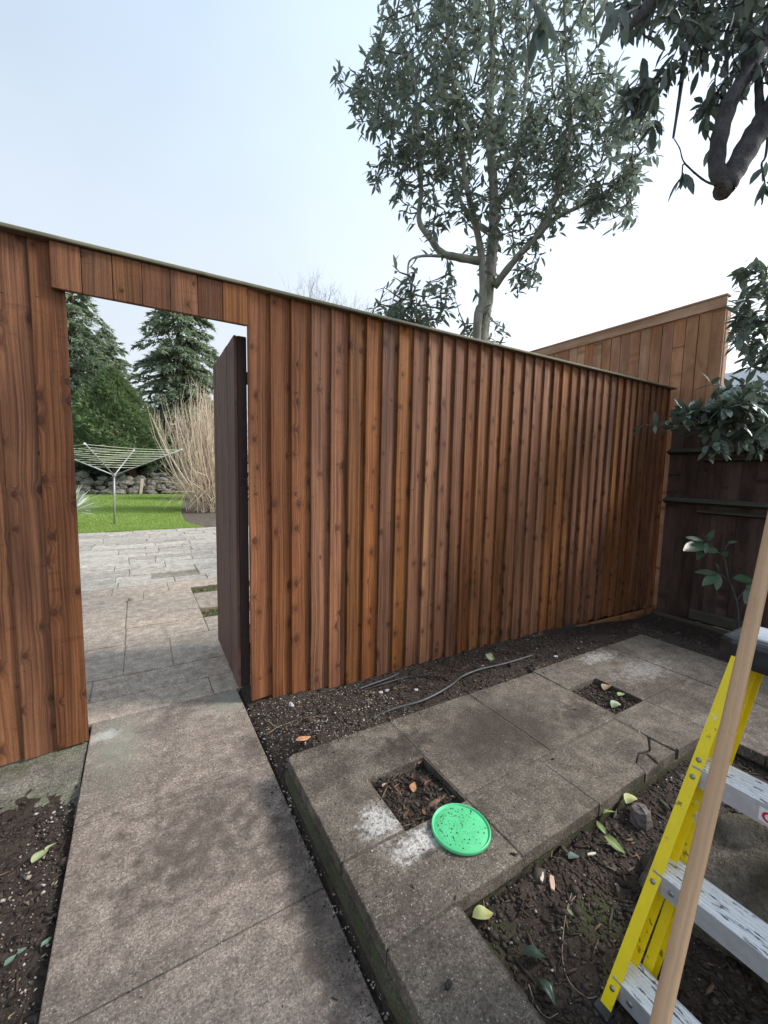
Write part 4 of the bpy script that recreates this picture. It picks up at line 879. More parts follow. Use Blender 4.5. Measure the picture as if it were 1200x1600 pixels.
L5 = limb([at(776, 320, DT+.05), at(800, 280, DT+.4), at(815, 200, DT+.6), at(825, 80, DT+.7), at(830, -60, DT+.7)], 0.04, 0.012, 'limb', 7)
L6 = limb([at(690, 400, DT-.25), at(660, 400, DT-.4), at(640, 408, DT-.5), at(637, 435, DT-.5)], 0.016, 0.007, 'limb', 6)
nodes = np.vstack([T1[12:], T2[12:], L1[10:], L2[8:], L3[4:], L4[6:], L5[6:], L6[8:]])
seeds = []
def region(cx, cy, rx, ry, d0, d1, n, hollow=0.0):
    for _ in range(n):
        while True:
            u, v_ = rT.uniform(-1, 1, 2)
            if u*u+v_*v_ <= 1: break
        seeds.append(at(cx+rx*u, cy+ry*v_, DT+rT.uniform(d0, d1)))
region(690, 60, 122, 170, -.9, 1.0, 270); region(820, 60, 145, 180, -.9, 1.1, 310); region(905, 215, 130, 100, -.8, .5, 200)
region(645, 165, 98, 88, -.6, .5, 120); region(780, 250, 125, 75, -.6, .8, 150); region(560, 130, 40, 45, -.4, .2, 20); region(610, 245, 48, 38, -.4, .2, 26)
region(680, 300, 65, 60, -.5, .4, 50); region(820, 330, 58, 45, -.4, .4, 36); region(655, 455, 68, 52, -.8, 0, 52); region(760, 520, 44, 28, -.2, .3, 14); region(822, 428, 26, 14, -.3, 0, 10)
region(760, -120, 200, 130, -.9, 1.0, 160); region(960, 290, 55, 50, -.6, 0, 36); region(975, 150, 65, 75, -.6, .2, 50); region(780, 400, 62, 34, -.3, .3, 18)
region(625, 488, 46, 18, -.6, -.1, 16)
seeds = np.array(seeds); paths, dirs = grow(seeds, nodes, rT)
thin(paths, 0.010, 0.0032, 'twigs', MAT['twig'], tree, base)
dirs = dirs*0.7+np.array([0, 0, 0.35]); dirs /= np.linalg.norm(dirs, axis=1)[:, None]
P_, A_, U_, S_ = whorls(seeds, dirs, (5, 10), 0.112, rT, 0.8, 0.30)
put_leaves(tree, P_, A_, U_, S_, leaf_template(0.165, 0.04, 0.14), MAT['leaf_tree'], 300, 'crown', leaf_template(0.15, 0.04, 0.14, False), base)

# ------------------------------------------------------------------ overhanging tree on the right (its trunk stands just out of view, roots in the bed)
rO = np.random.default_rng(5); base = np.array([1.86, 0.0, 0.03])
over = empty('overhanging_tree', base, 'dark evergreen tree overhanging the top right corner with a sawn branch', 'tree')
# trunk with buttress roots
k = MB(); nz_, na = 64, 110; 
for i in range(nz_):
    z = -0.12+2.75*(i/(nz_-1))**2.2; 
    for j in range(na):
        t = 2*PI*j/na; fl = 1/(1+math.exp((z-0.22-0.10*math.sin(3*t+1)-0.05*math.sin(8*t))*13))
        lob = 0.62+0.3*math.cos(2*(t-2.15))+0.22*math.cos(5*t+1.2)+0.10*math.cos(11*t+z*9); nv = mnoise.noise(Vector((math.cos(t)*5, math.sin(t)*5, z*9)))+0.5*mnoise.noise(Vector((math.cos(t)*13, math.sin(t)*13, z*22))); r = 0.20-0.02*z+fl*(0.10+0.42*max(0, lob))+0.07*nv*max(fl, 0.15)+0.03*math.sin(7*t+z*6)+0.018*math.sin(13*t-z*23)+0.014*math.sin(19*t+z*37)+0.012*math.sin(5*t-z*60)
        k.V.append((r*math.cos(t)+0.10*z, r*math.sin(t)-0.03*z, z))
k.F = [(i*na+j, i*na+(j+1) % na, (i+1)*na+(j+1) % na, (i+1)*na+j) for i in range(nz_-1) for j in range(na)]+[tuple(range((nz_-1)*na, nz_*na))]
k.build('trunk', MAT['bark_root'], over, smooth=True)
DO = 2.2; tt = base+np.array([0.27, -0.08, 2.55])
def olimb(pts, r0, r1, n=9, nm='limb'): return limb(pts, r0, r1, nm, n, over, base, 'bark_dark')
stub = at(1131, 296, DO)
B1 = olimb([tt, at(1360, -60, DO-.3), at(1265, 85, DO-.1), at(1204, 178, DO), at(1178, 214, DO), at(1150, 262, DO), stub], 0.075, 0.05, 12)
k = MB(); k.tube([stub-base, stub-base+np.array([-0.02, 0.01, -0.012])], [0.05, 0.043], 12); k.build('sawn_end', MAT['bark_root'], over)
A1 = olimb([at(1133, 292, DO), at(1120, 262, DO), at(1125, 212, DO+.02), at(1141, 160, DO+.05), at(1166, 117, DO+.1), at(1190, 66, DO+.1), at(1225, 0, DO+.1), at(1270, -80, DO+.1)], 0.038, 0.046, 10)
A2 = olimb([at(1188, 195, DO), at(1186, 150, DO+.03), at(1183, 110, DO+.06), at(1170, 70, DO+.2), at(1164, 10, DO+.3), at(1160, -60, DO+.3)], 0.022, 0.012, 7)
A3 = olimb([tt, at(1250, -260, DO-.3), at(1120, -120, DO-.2), at(1035, -20, DO-.2), at(1005, 18, DO-.2), at(975, 50, DO-.2)], 0.08, 0.012, 8)
A4 = olimb([at(1120, -120, DO-.2), at(1085, 20, DO), at(1070, 90, DO), at(1062, 150, DO), at(1052, 215, DO)], 0.02, 0.006, 6)
A5 = olimb([at(1200, 60, DO+.12), at(1140, 40, DO+.3), at(1135, 120, DO+.3), at(1125, 170, DO+.3)], 0.016, 0.008, 6)
A6 = olimb([at(1128, 292, DO), at(1104, 284, DO), at(1085, 270, DO), at(1069, 256, DO), at(1066, 268, DO), at(1066, 282, DO)], 0.006, 0.003, 5, 'twig')
A9 = olimb([at(1085, 270, DO), at(1068, 252, DO), at(1062, 232, DO), at(1052, 215, DO)], 0.004, 0.0025, 5, 'twig')
A10 = olimb([at(1118, 240, DO), at(1108, 215, DO), at(1100, 195, DO)], 0.004, 0.0025, 5, 'twig')
A7 = olimb([at(1200, 215, DO-.1), at(1196, 245, DO-.1), at(1190, 258, DO-.1), at(1195, 290, DO-.12), at(1190, 320, DO-.12)], 0.007, 0.003, 5, 'twig')
A8 = olimb([at(1062, 100, DO), at(1040, 120, DO), at(1010, 135, DO-.1), at(990, 155, DO-.1)], 0.012, 0.005, 5)
nodes = np.vstack([A1[14:], A2[6:], A3[14:], A4[4:], A5[4:], A8[4:]])
seeds = []
def oregion(cx, cy, rx, ry, d0, d1, n):
    for _ in range(n):
        u, v_ = rO.uniform(-1, 1, 2); seeds.append(at(cx+rx*u, cy+ry*v_, DO+rO.uniform(d0, d1)))
oregion(1110, 15, 95, 55, -.2, .8, 62); oregion(1130, 90, 60, 45, 0, .7, 26); oregion(1005, 145, 26, 22, -.1, .2, 16); oregion(1190, 60, 50, 90, .1, .8, 30)
oregion(985, 30, 45, 30, -.1, .5, 14); oregion(1100, 165, 14, 22, 0, .3, 5); oregion(1160, -80, 160, 60, -.3, .9, 60); oregion(1250, 120, 40, 120, -.2, .8, 26)
seeds = np.array(seeds); paths, dirs = grow(seeds, nodes, rO); dirs = dirs*0.6+np.array([0, 0, -0.25]); dirs /= np.linalg.norm(dirs, axis=1)[:, None]
extra = [(1066, 280, DO, 7), (1100, 195, DO, 6), (1195, 300, DO-.12, 6), (1110, 228, DO+.1, 4), (1020, 200, DO+.1, 6), (838, 20, 1.25, 2), (846, 45, 1.25, 4), (822, 60, 1.25, 2), (1190, 270, DO-.1, 2), (965, 40, 1.5, 4), (948, 12, 1.5, 3)]
ex = np.array([at(a, b_, c) for a, b_, c, d in extra])
lx_ = [smooth_path([at(975, -200, DO-.4), at(900, -90, 1.6), at(842, -15, 1.3), at(836, 25, 1.25), at(824, 55, 1.25)], 4), smooth_path([at(1000, 10, DO-.2), at(980, 20, 1.8), at(965, 35, 1.5)], 4)]
thin(paths+lx_, 0.006, 0.0022, 'twigs', MAT['bark_dark'], over, base)
P_, A_, U_, S_ = whorls(seeds, dirs, (5, 9), 0.092, rO, 0.9, 0.2)
P2, A2_, U2, S2 = [], [], [], []
for (a, b_, c, m), q in zip(extra, ex):
    dv = np.array([rO.normal(0, .2), rO.normal(0, .2), -0.9]); r4 = whorls(np.array([q]), np.array([dv/np.linalg.norm(dv)]), (m, m), 0.11, rO, 0.9, 0.05)
    P2.append(r4[0]); A2_.append(r4[1]); U2.append(r4[2]); S2.append(r4[3])
P_ = np.vstack([P_]+P2); A_ = np.vstack([A_]+A2_); U_ = np.vstack([U_]+U2); S_ = np.concatenate([S_]+S2)
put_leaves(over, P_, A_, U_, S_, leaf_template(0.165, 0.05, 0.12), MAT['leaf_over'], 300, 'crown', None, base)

# ------------------------------------------------------------------ glossy shrub leaning in over the old fence
rS = np.random.default_rng(11); base = np.array([4.75, 0.35, -0.1])
shrub = empty('laurel_shrub', base, 'glossy leaved shrub reaching in from the right over the old dark fence', 'shrub')
DS = 3.4
def slimb(pts, r0, r1, n=7, nm='limb'): return limb(pts, r0, r1, nm, n, shrub, base, 'bark_dark')
q0 = base+np.array([0, 0, -0.05])
s1 = slimb([q0, base+np.array([0.02, 0.1, 1.0]), at(1290, 620, DS), at(1260, 520, DS), at(1230, 440, DS+.1)], 0.05, 0.015)
s2 = slimb([base+np.array([0.02, 0.1, 1.2]), at(1240, 640, DS), at(1180, 655, DS), at(1120, 663, DS), at(1060, 668, DS), at(1012, 664, DS)], 0.022, 0.004)
s3 = slimb([at(1260, 520, DS), at(1215, 505, DS+.1), at(1170, 500, DS+.2)], 0.016, 0.006)
nodes = np.vstack([s1[8:], s2[6:], s3[3:]]); seeds = []
def sregion(cx, cy, rx, ry, d0, d1, n):
    for _ in range(n):
        u, v_ = rS.uniform(-1, 1, 2); seeds.append(at(cx+rx*u, cy+ry*v_, DS+rS.uniform(d0, d1)))
sregion(1185, 455, 32, 40, 0, .8, 26); sregion(1180, 530, 34, 45, 0, .8, 34); sregion(1160, 620, 34, 26, -.3, .6, 40); sregion(1185, 650, 30, 30, -.3, .5, 34)
sregion(1120, 640, 22, 10, -.2, .2, 9); sregion(1080, 640, 20, 8, -.1, .1, 5); sregion(1120, 690, 22, 12, -.2, .1, 7); sregion(1105, 652, 60, 14, -.15, .15, 13); sregion(1150, 635, 48, 42, -.3, .3, 14); sregion(1140, 690, 50, 12, -.25, 0, 9); sregion(1165, 655, 40, 34, -.4, .3, 16); sregion(1240, 560, 30, 130, -.2, .8, 50)
seeds += [at(1008, 664, DS), at(1045, 655, DS), at(1062, 640, DS), at(1160, 690, DS-.1), at(1155, 435, DS+.3), at(1150, 478, DS+.4)]
seeds = np.array(seeds); paths, dirs = grow(seeds, nodes, rS, 0.1)
thin(paths, 0.006, 0.0025, 'twigs', MAT['twig'], shrub, base)
P_, A_, U_, S_ = whorls(seeds, dirs, (5, 9), 0.125, rS, 0.45, 0.12); U_[:, 2] += 0.6
put_leaves(shrub, P_, A_, U_, S_, leaf_template(0.19, 0.035, 0.10), MAT['leaf_shrub'], 300, 'crown', None, base)

# ------------------------------------------------------------------ sapling by the old fence
rP = np.random.default_rng(3); DPL = 3.6
base = at(1158, 985, DPL); base[2] = float(soil_z(base[0], base[1]))
sap = empty('sapling', base, 'small leafy sapling with thin dark stem before the old dark fence', 'plant')
stem = [np.array([base[0], base[1], base[2]-0.03]), at(1153, 955, DPL), at(1146, 925, DPL), at(1137, 900, DPL), at(1131, 870, DPL), at(1120, 862, DPL), at(1104, 846, DPL)]
limb(stem, 0.011, 0.004, 'stem', 6, sap, base, 'bark_dark'); limb([at(1131, 872, DPL), at(1134, 855, DPL), at(1142, 848, DPL)], 0.005, 0.003, 'stem', 5, sap, base, 'bark_dark')
limb([at(1141, 912, DPL), at(1130, 900, DPL), at(1122, 896, DPL)], 0.005, 0.003, 'stem', 5, sap, base, 'bark_dark'); limb([at(1150, 940, DPL), at(1168, 915, DPL), at(1180, 905, DPL)], 0.006, 0.003, 'stem', 5, sap, base, 'bark_dark')
spec = [((1100, 846), (1072, 838)), ((1100, 850), (1070, 858)), ((1103, 850), (1089, 874)), ((1104, 848), (1103, 864)), ((1103, 846), (1116, 828)), ((1104, 845), (1098, 832)), ((1131, 862), (1134, 868)), ((1136, 848), (1152, 846)),
        ((1120, 858), (1108, 862)), ((1122, 896), (1085, 892)), ((1124, 898), (1120, 922)), ((1122, 897), (1098, 914)), ((1124, 893), (1120, 880)), ((1178, 907), (1148, 902)), ((1180, 905), (1168, 918)), ((1182, 904), (1196, 892)), ((1172, 915), (1165, 944)), ((1176, 910), (1190, 930))]
P_ = np.array([at(*a, DPL) for a, b_ in spec]); E_ = np.array([at(*b_, DPL-0.05+rP.normal(0, 0.03)) for a, b_ in spec]); A_ = E_-P_; S_ = np.linalg.norm(A_, axis=1)
U_ = np.array([[-0.5, -0.5, 0.7]]*len(P_))+rP.normal(0, 0.25, (len(P_), 3))
put_leaves(sap, P_, A_, U_, S_, leaf_template(0.2, 0.03, 0.08), MAT['leaf_sap'], 300, 'crown', None, base)

# ------------------------------------------------------------------ garden beyond the gateway
SPRAY = (np.array([(-0.10, 0, 0), (0.10, 0, 0), (0.16, 0.45, -0.03), (0.05, 0.55, 0), (0, 1, -0.12), (-0.05, 0.55, 0), (-0.16, 0.45, -0.03)]), np.array([(0, 1, 3, 5), (1, 2, 3, 3), (3, 4, 5, 5), (5, 6, 0, 0)]))
SPRAY = (SPRAY[0], np.array([(0, 1, 3), (0, 3, 5), (1, 2, 3), (3, 4, 5), (5, 6, 0)]))
def conifer(name, base, H, Rb, n_wh, rg, mat, label, droop=0.25, bare=0.06, dens=1.0, spray=0.34, power=1.0, group=None):
    t = empty(name, base, label, 'tree', group)
    k = MB(); k.tube([(0, 0, -0.1), (0.05, 0, H*0.4), (0, 0.03, H*0.75), (0, 0, H)], [H*0.016, H*0.012, H*0.006, 0.01], 8); k.build('trunk', MAT['bark_con'], t, smooth=True)
    br = MB(); P = []; A = []; U = []; Z_ = []
    for i in range(n_wh):
        f = (i+rg.uniform(0, 1))/n_wh; z = H*(bare+(1-bare)*f); L = Rb*(1-f)**power*rg.uniform(0.65, 1.12)+0.12
        for q in range(int(rg.integers(3, 6))):
            a = rg.uniform(0, 2*PI); d = np.array([math.cos(a), math.sin(a), 0]); Lq = L*rg.uniform(0.75, 1.1)
            pts = [np.array([0, 0, z])+d*Lq*s+np.array([0, 0, -droop*Lq*s*s+0.12*Lq*s]) for s in (0, 0.35, 0.7, 1.0)]
            br.tube(pts, [0.03*(1-f)+0.008, 0.02*(1-f)+0.006, 0.01, 0.004], 4, False)
            side = np.array([-d[1], d[0], 0]); m = max(4, int(Lq*13*dens))
            for _ in range(m):
                s = rg.uniform(0.12, 1.02)**0.8; p = np.array([0, 0, z])+d*Lq*s+np.array([0, 0, -droop*Lq*s*s+0.12*Lq*s]); sg = rg.choice([-1, 1]); off = rg.uniform(0, 0.32)*Lq*(1.05-s)
                p = p+side*sg*off+np.array([0, 0, -0.25*off+rg.normal(0, 0.04)])
                P.append(p); A.append(d*rg.uniform(0.3, 1)+side*sg*rg.uniform(0, 1)+np.array([0, 0, rg.uniform(-0.9, 0.15)])); U.append(np.array([0, 0, 1])+rg.normal(0, 0.4, 3)); Z_.append(spray*rg.uniform(0.6, 1.3))
    br.build('branches', MAT['bark_con'], t)['kind'] = 'stuff'
    o = ob('crown', leaf_mesh('crown', np.array(P), np.array(A), np.array(U), np.array(Z_), SPRAY, mat), t); o['kind'] = 'stuff'; return t
rC = np.random.default_rng(17)
def gbase(px, d, z=0.0): q = at(px, 745, d); return (q[0], q[1], z)
conifer('spruce_tree', gbase(127, 27), 14.4, 4.2, 86, rC, MAT['spruce'], 'thin spruce at the far left of the gateway view, taller than its neighbour', 0.35, 0.06, 2.0, 0.4, 0.62)
conifer('spruce_tree', gbase(285, 26), 12.8, 4.3, 84, rC, MAT['spruce'], 'broad blue green conifer behind the bare pale shrub', 0.45, 0.08, 2.1, 0.42, 0.55)
conifer('spruce_tree', gbase(176, 31), 11.6, 4.2, 70, rC, MAT['spruce'], 'conifer half hidden behind the dense green cypress', 0.3, 0.08, 2.0, 0.4, 0.7)
# dense cypress: shell of sprays over a cone
cb = gbase(181, 21.5); t = empty('cypress_tree', cb, 'dense dark green conical cypress beyond the lawn', 'tree')
k = MB(); k.tube([(0, 0, -0.1), (0.05, 0, 3), (0, 0, 6.5)], [0.2, 0.13, 0.02], 8); k.build('trunk', MAT['bark_con'], t)
N = 17000; f = rC.random(N)**1.25; a = rC.uniform(0, 2*PI, N); prof = np.interp(f, [0, 0.12, 0.35, 0.7, 1], [1.6, 2.25, 2.05, 1.2, 0.08])
lump = 1+0.14*np.sin(a*5+f*13)+0.10*np.sin(a*9-f*27)+0.07*np.sin(a*15+f*50); r = prof*lump*(1-0.45*rC.random(N)**2.2); z = 1.55+4.75*f
P_ = np.stack([r*np.cos(a), r*np.sin(a), z], -1); A_ = np.stack([np.cos(a), np.sin(a), rC.uniform(-0.3, 1.2, N)], -1)+rC.normal(0, 0.35, (N, 3)); U_ = rC.normal(0, 0.6, (N, 3))+np.array([0, 0, 1])
o = ob('crown', leaf_mesh('crown', P_, A_, U_, rC.uniform(0.16, 0.36, N), SPRAY, MAT['cypress']), t); o['kind'] = 'stuff'
# hedge masses closing the far end
def hedge(name, x0, x1, y0, H, D_, label, n, mat='hedge'):
    q = rC.random((n, 3)); xx = x0+(x1-x0)*q[:, 0]; zz = H*(1-(1-q[:, 2])**1.3)*(0.8+0.2*np.sin(xx*0.9)+0.08*np.sin(xx*2.7)); yy = y0+D_*(q[:, 1]-0.5)*(1-0.4*q[:, 2])
    P = np.stack([xx, yy, zz], -1); A = rC.normal(0, 1, (n, 3)); A[:, 1] -= 0.5; U = rC.normal(0, 0.6, (n, 3))+np.array([0, -0.5, 1])
    o = ob(name, leaf_mesh(name, P, A, U, rC.uniform(0.18, 0.4, n), SPRAY, MAT[mat])); return tag(o, label, 'hedge', kind='stuff')
hedge('hedge', -9, 12, 30.5, 3.2, 2.0, 'dark hedge closing the far end of the garden behind the rockery', 17000)
# bare pale shrub: hundreds of upright stems
wb = np.array(gbase(330, 13.6)); t = empty('bare_shrub', wb, 'leafless pale stemmed shrub spraying upwards beside the lawn', 'shrub')
k = MB()
for i in range(520):
    a = rC.uniform(0, 2*PI); l = rC.uniform(0, 1); sp = rC.beta(1.3, 1.4)*1.75; st = np.array([rC.normal(0.1, 0.35), rC.normal(0, 0.3), 0.0]); d = np.array([math.cos(a)*1.0, math.sin(a)*0.7, 0])
    H = rC.uniform(2.6, 4.5)*(1-0.16*sp); end = st+d*sp*1.05+np.array([0, 0, H]); mid = st+d*sp*0.62+np.array([0, 0, H*0.42])+rC.normal(0, 0.08, 3); hi = (mid+end)/2+d*0.05+rC.normal(0, 0.07, 3)
    k.tube([st, mid, hi, end], [0.012, 0.010, 0.007, 0.003], 3, False)
    for _ in range(2):
        s = rC.uniform(0.3, 0.9); p = mid+(end-mid)*s; k.tube([p, p+np.array([rC.normal(0, .14), rC.normal(0, .14), rC.uniform(.2, .7)])], [0.006, 0.002], 3, False)
for i in range(150):   # low arching stems on the lawn side
    a = rC.uniform(PI*0.7, PI*1.8); d = np.array([math.cos(a), math.sin(a), 0]); L = rC.uniform(0.8, 1.7); st = np.array([rC.normal(0.2, .3), rC.normal(0, .3), 0])
    k.tube([st, st+d*L*0.4+np.array([0, 0, rC.uniform(.5, 1.2)]), st+d*L+np.array([rC.normal(0, .15), 0, rC.uniform(0.1, 1.7)])], [0.010, 0.007, 0.003], 3, False)
k.build('stems', MAT['stems'], t)['kind'] = 'stuff'
# rockery wall
rw = empty('rockery_wall', (-2.2, 24.6, 0), 'low dry stone rockery wall at the far edge of the lawn', 'wall')
ICO = None
def rockmesh(rg, name, sx, sy, sz):
    nlat, nlon = 6, 9; V = []; F = []
    ph = rg.uniform(0, 6, 6)
    for i in range(nlat+1):
        th = PI*i/nlat
        for j in range(nlon):
            a = 2*PI*j/nlon; r = 1+0.13*math.sin(2*a+ph[0])+0.12*math.sin(3*th+ph[1])+0.1*math.sin(3*a+2*th+ph[2])+rg.normal(0, 0.05)
            c = lambda v: math.copysign(abs(v)**0.75, v)
            V.append((sx*r*c(math.sin(th)*math.cos(a)), sy*r*c(math.sin(th)*math.sin(a)), sz*r*c(math.cos(th))))
    for i in range(nlat):
        for j in range(nlon): F.append((i*nlon+j, (i+1)*nlon+j, (i+1)*nlon+(j+1) % nlon, i*nlon+(j+1) % nlon))
    return mesh_of(name, V, F, MAT['rock'], False)
rms = [rockmesh(rC, 'stone', *s) for s in ((0.34, 0.25, 0.15), (0.26, 0.22, 0.12), (0.42, 0.3, 0.17), (0.2, 0.2, 0.12), (0.3, 0.25, 0.2))]
for row in range(5):
    x = -4.4
    while x < 3.4:
        if not (row > 2 and rC.random() < 0.35):
            o = ob('stone', rms[int(rC.integers(0, 5))], rw, (x+2.2, row*0.16+rC.normal(0, .06), 0.1+row*0.21+rC.normal(0, .03)), (rC.normal(0, .1), rC.normal(0, .12), rC.uniform(0, 6.28)))
        x += rC.uniform(0.34, 0.62)
# fallen log, stake
lg = MB(); c_ = np.array(gbase(235, 23.2)); pts = [at(200, 726, 23.2), at(212, 745, 23.0), at(222, 763, 22.8), at(238, 771, 22.6), at(258, 766, 22.4)]
lg.tube(smooth_path(pts, 4)-c_, list(np.linspace(0.20, 0.34, 17)), 10); MAT['log'] = bark('log_bark', (0.09, 0.05, 0.035), (0.2, 0.125, 0.085), 5)
tag(lg.build('fallen_log', MAT['log'], None, c_, None, True), 'curved reddish brown log lying before the rockery', 'log')
sb_ = np.array(gbase(218.5, 21.0)); k = MB(); k.box(-0.075, 0.075, -0.05, 0.05, -0.05, 0.78, 0.01)
tag(k.build('wooden_stake', MAT['stake'], None, sb_, (0, 0.12, 0.3)), 'short pale wooden stake at the far lawn edge', 'stake')
# rotary clothes dryer
db = np.array([-0.546, 11.83, 0.0]); rd = empty('rotary_clothes_dryer', db, 'open rotary clothes dryer standing on the lawn', 'clothes dryer')
hub = np.array([0.035, 0, 1.18]); k = MB(); k.tube([(0, 0, -0.05), hub*0.5, hub+np.array([0, 0, 0.03])], [0.024, 0.022, 0.02], 10); k.build('pole', MAT['galv'], rd, smooth=True)
k = MB(); k.lathe([(0.03, -0.03), (0.045, -0.02), (0.045, 0.03), (0.028, 0.045)], 14); k.build('hub', MAT['galv'], rd, hub)
tips = []
for a in (-16, 74, 164, 254):
    a = math.radians(a); tip = hub+np.array([1.5*math.cos(a), 1.5*math.sin(a), 0.66]); tips.append(tip); k = MB(); k.tube([hub, tip], 0.014, 8)
    am = k.build('arm', MAT['galv'], rd, smooth=True)
    k = MB(); k.tube([tip-(tip-hub)*0.012, tip+(tip-hub)*0.012], 0.022, 8); k.build('end_cap', MAT['white'], am)
for s in np.linspace(0.30, 0.985, 9):
    k = MB(); q = [hub+(t_-hub)*s for t_ in tips]; pts = []
    for i in range(4):
        a, c = q[i], q[(i+1) % 4]
        pts += [a, (a*0.75+c*0.25)-np.array([0, 0, 0.02*s]), (a+c)/2-np.array([0, 0, 0.03*s]), (a*0.25+c*0.75)-np.array([0, 0, 0.02*s])]
    k.tube(pts+[q[0]], 0.0042, 4, False); k.build('washing_line', MAT['line'], rd)
# spiky plant at the lawn's left edge
yb = np.array([-1.30, 11.3, 0.0]); t = empty('spiky_plant', yb, 'pale spiky leaved plant at the left edge of the lawn', 'plant')
n = 90; a = rC.uniform(0, 2*PI, n); el = rC.uniform(0.1, 1.4, n); A_ = np.stack([np.cos(a)*np.cos(el), np.sin(a)*np.cos(el), np.sin(el)], -1); P_ = A_*0.05+np.array([0, 0, 0.35])
o = ob('leaves', leaf_mesh('leaves', P_, A_, np.repeat([[0, 0, 1.0]], n, 0)+rC.normal(0, .1, (n, 3)), rC.uniform(0.45, 0.72, n), leaf_template(0.035, 0.01, 0.2, False), MAT['yucca']), t); o['kind'] = 'stuff'
k = MB(); k.tube([(0, 0, -0.03), (0.01, 0, 0.4)], [0.06, 0.05], 8); k.build('stem', MAT['bark_con'], t)
# shrub mass behind the bare shrub
hedge('evergreen_bushes', 2.0, 9.5, 20.0, 2.6, 2.4, 'low evergreen bushes behind the bare shrub', 6000)

# bare far trees showing over the fence
def bare_tree(base, H, label, rg):
    t = empty('bare_tree', base, label, 'tree'); k = MB(); k.tube([(0, 0, -0.2), (0.1, 0, H*0.3), (0, 0.1, H*0.55)], [0.2, 0.15, 0.1], 7); k.build('trunk', MAT['bark_con'], t)
    k = MB()
    def rec(p, d, L, r, n):
        e = p+d*L; k.tube([p, (p+e)/2+rg.normal(0, 0.04*L, 3), e], [r, r*0.8, r*0.6], 3, False)
        if n == 0: return
        for _ in range(int(rg.integers(2, 4))):
            q = d+rg.normal(0, 0.33, 3)+np.array([0, 0, 0.2]); rec(p+(e-p)*rg.uniform(0.6, 1), q/np.linalg.norm(q), L*rg.uniform(0.6, 0.85), r*0.55, n-1)
    for _ in range(6):
        q = np.array([rg.normal(0, .5), rg.normal(0, .5), 1]); rec(np.array([0, 0, H*rg.uniform(0.3, 0.55)]), q/np.linalg.norm(q), H*0.16, 0.06, 5)
    k.build('branches', MAT['twig'], t)['kind'] = 'stuff'
bare_tree(gbase(478, 24), 13.2, 'leafless twiggy tree top just above the fence near the gateway', rC)
bare_tree(gbase(538, 25), 13.0, 'second leafless tree top above the fence, towards the tall evergreen', rC)

# neighbouring house glimpsed through the shrub
hs = empty('house', (29, 10.5, -0.5), 'neighbouring house with pale grey roof beyond the shrub', 'house')
MAT['render'] = plain('house_render', (0.5, 0.47, 0.42), 0.85, 0.1, 3); MAT['roof'] = plain('roof_tiles', (0.42, 0.43, 0.45), 0.7, 0.2, 8); MAT['glass'] = plain('window_glass', (0.03, 0.04, 0.05), 0.1, 0.1, 2)
k = MB(); k.box(-4, 4, -6, 6, 0, 5.0); k.build('wall', MAT['render'], hs)
k = MB(); k.add([(-4.4, -6.3, 4.9), (-4.4, 6.3, 4.9), (4.4, 6.3, 4.9), (4.4, -6.3, 4.9), (0, -6.3, 7.9), (0, 6.3, 7.9)], [(0, 4, 5, 1), (3, 2, 5, 4), (0, 3, 4), (1, 5, 2), (0, 1, 2, 3)]); rf = k.build('roof', MAT['roof'], hs)
k = MB(); k.box(0.6, 1.4, 3.0, 3.8, 6.4, 8.8); k.build('chimney', MAT['render'], rf)
for yv_ in (-3.5, 0, 3.5):
    for z in (1.2, 3.4):
        k = MB(); k.box(-4.06, -3.99, yv_-0.6, yv_+0.6, z, z+1.1, 0.01); wd_ = k.build('window', MAT['white'], hs); k = MB(); k.box(-4.075, -4.062, yv_-0.5, yv_+0.5, z+0.1, z+1.0); k.build('pane', MAT['glass'], wd_)

# ------------------------------------------------------------------ small things on the ground
def hose(name, pts, r, label, mat='hose', cat='hose', lift=0.9):
    P = smooth_path([(x, y, float(soil_z(x, y))+r*lift+dz) for x, y, dz in pts], 7); k = MB(); k.tube(P-P[0], r, 8); o = k.build(name, MAT[mat], None, P[0], None, True); tag(o, label, cat)
hose('hose', [(1.02, 1.80, -.01), (1.16, 1.80, 0), (1.34, 1.785, 0.005), (1.5, 1.81, 0.01), (1.64, 1.86, 0.012), (1.78, 1.94, 0.01), (1.95, 1.965, 0.006), (2.2, 1.945, 0), (2.5, 1.96, -0.01)], 0.0085, 'grey black hose snaking along the soil behind the raised paving')
hose('cable', [(1.22, 2.27, 0), (1.34, 2.25, 0.006), (1.5, 2.26, 0.004), (1.62, 2.22, 0.004), (1.70, 2.08, 0.004), (1.70, 1.97, 0)], 0.0045, 'thin dark cable curling on the soil beside the fence', 'hose', 'cable')
hose('cable', [(1.20, 2.29, 0), (1.3, 2.30, 0.008), (1.45, 2.335, 0.006), (1.55, 2.35, 0.002)], 0.008, 'short thick cable end lying at the foot of the fence', 'hose', 'cable')
def twig(pix, z, r, label):
    P = smooth_path([on_z(a, b_, z) for a, b_ in pix], 5)
    for q in P: q[2] = (float(soil_z(q[0], q[1])) if z < 0.1 else z)+r*1.2
    k = MB(); k.tube(P-P[0], list(np.linspace(r, r*0.5, len(P))), 5); tag(k.build('twig', MAT['twig_dry'], None, P[0], None, True), label, 'twig')
twig([(899, 1378), (887, 1420), (880, 1462), (879, 1500), (890, 1535), (915, 1560), (936, 1558)], 0.06, 0.0018, 'long curved dry twig on the soil between slab and ladder')
twig([(905, 1398), (892, 1412), (886, 1432)], 0.06, 0.0016, 'short forked twig beside the long curved twig')
twig([(826, 1535), (838, 1570), (856, 1588), (872, 1582)], 0.06, 0.0018, 'bent dark twig at the bottom edge of the inner bed')
twig([(416, 1148), (440, 1140), (475, 1136), (510, 1134)], 0.0, 0.0025, 'straight pale twig on the gritty soil near the gate')
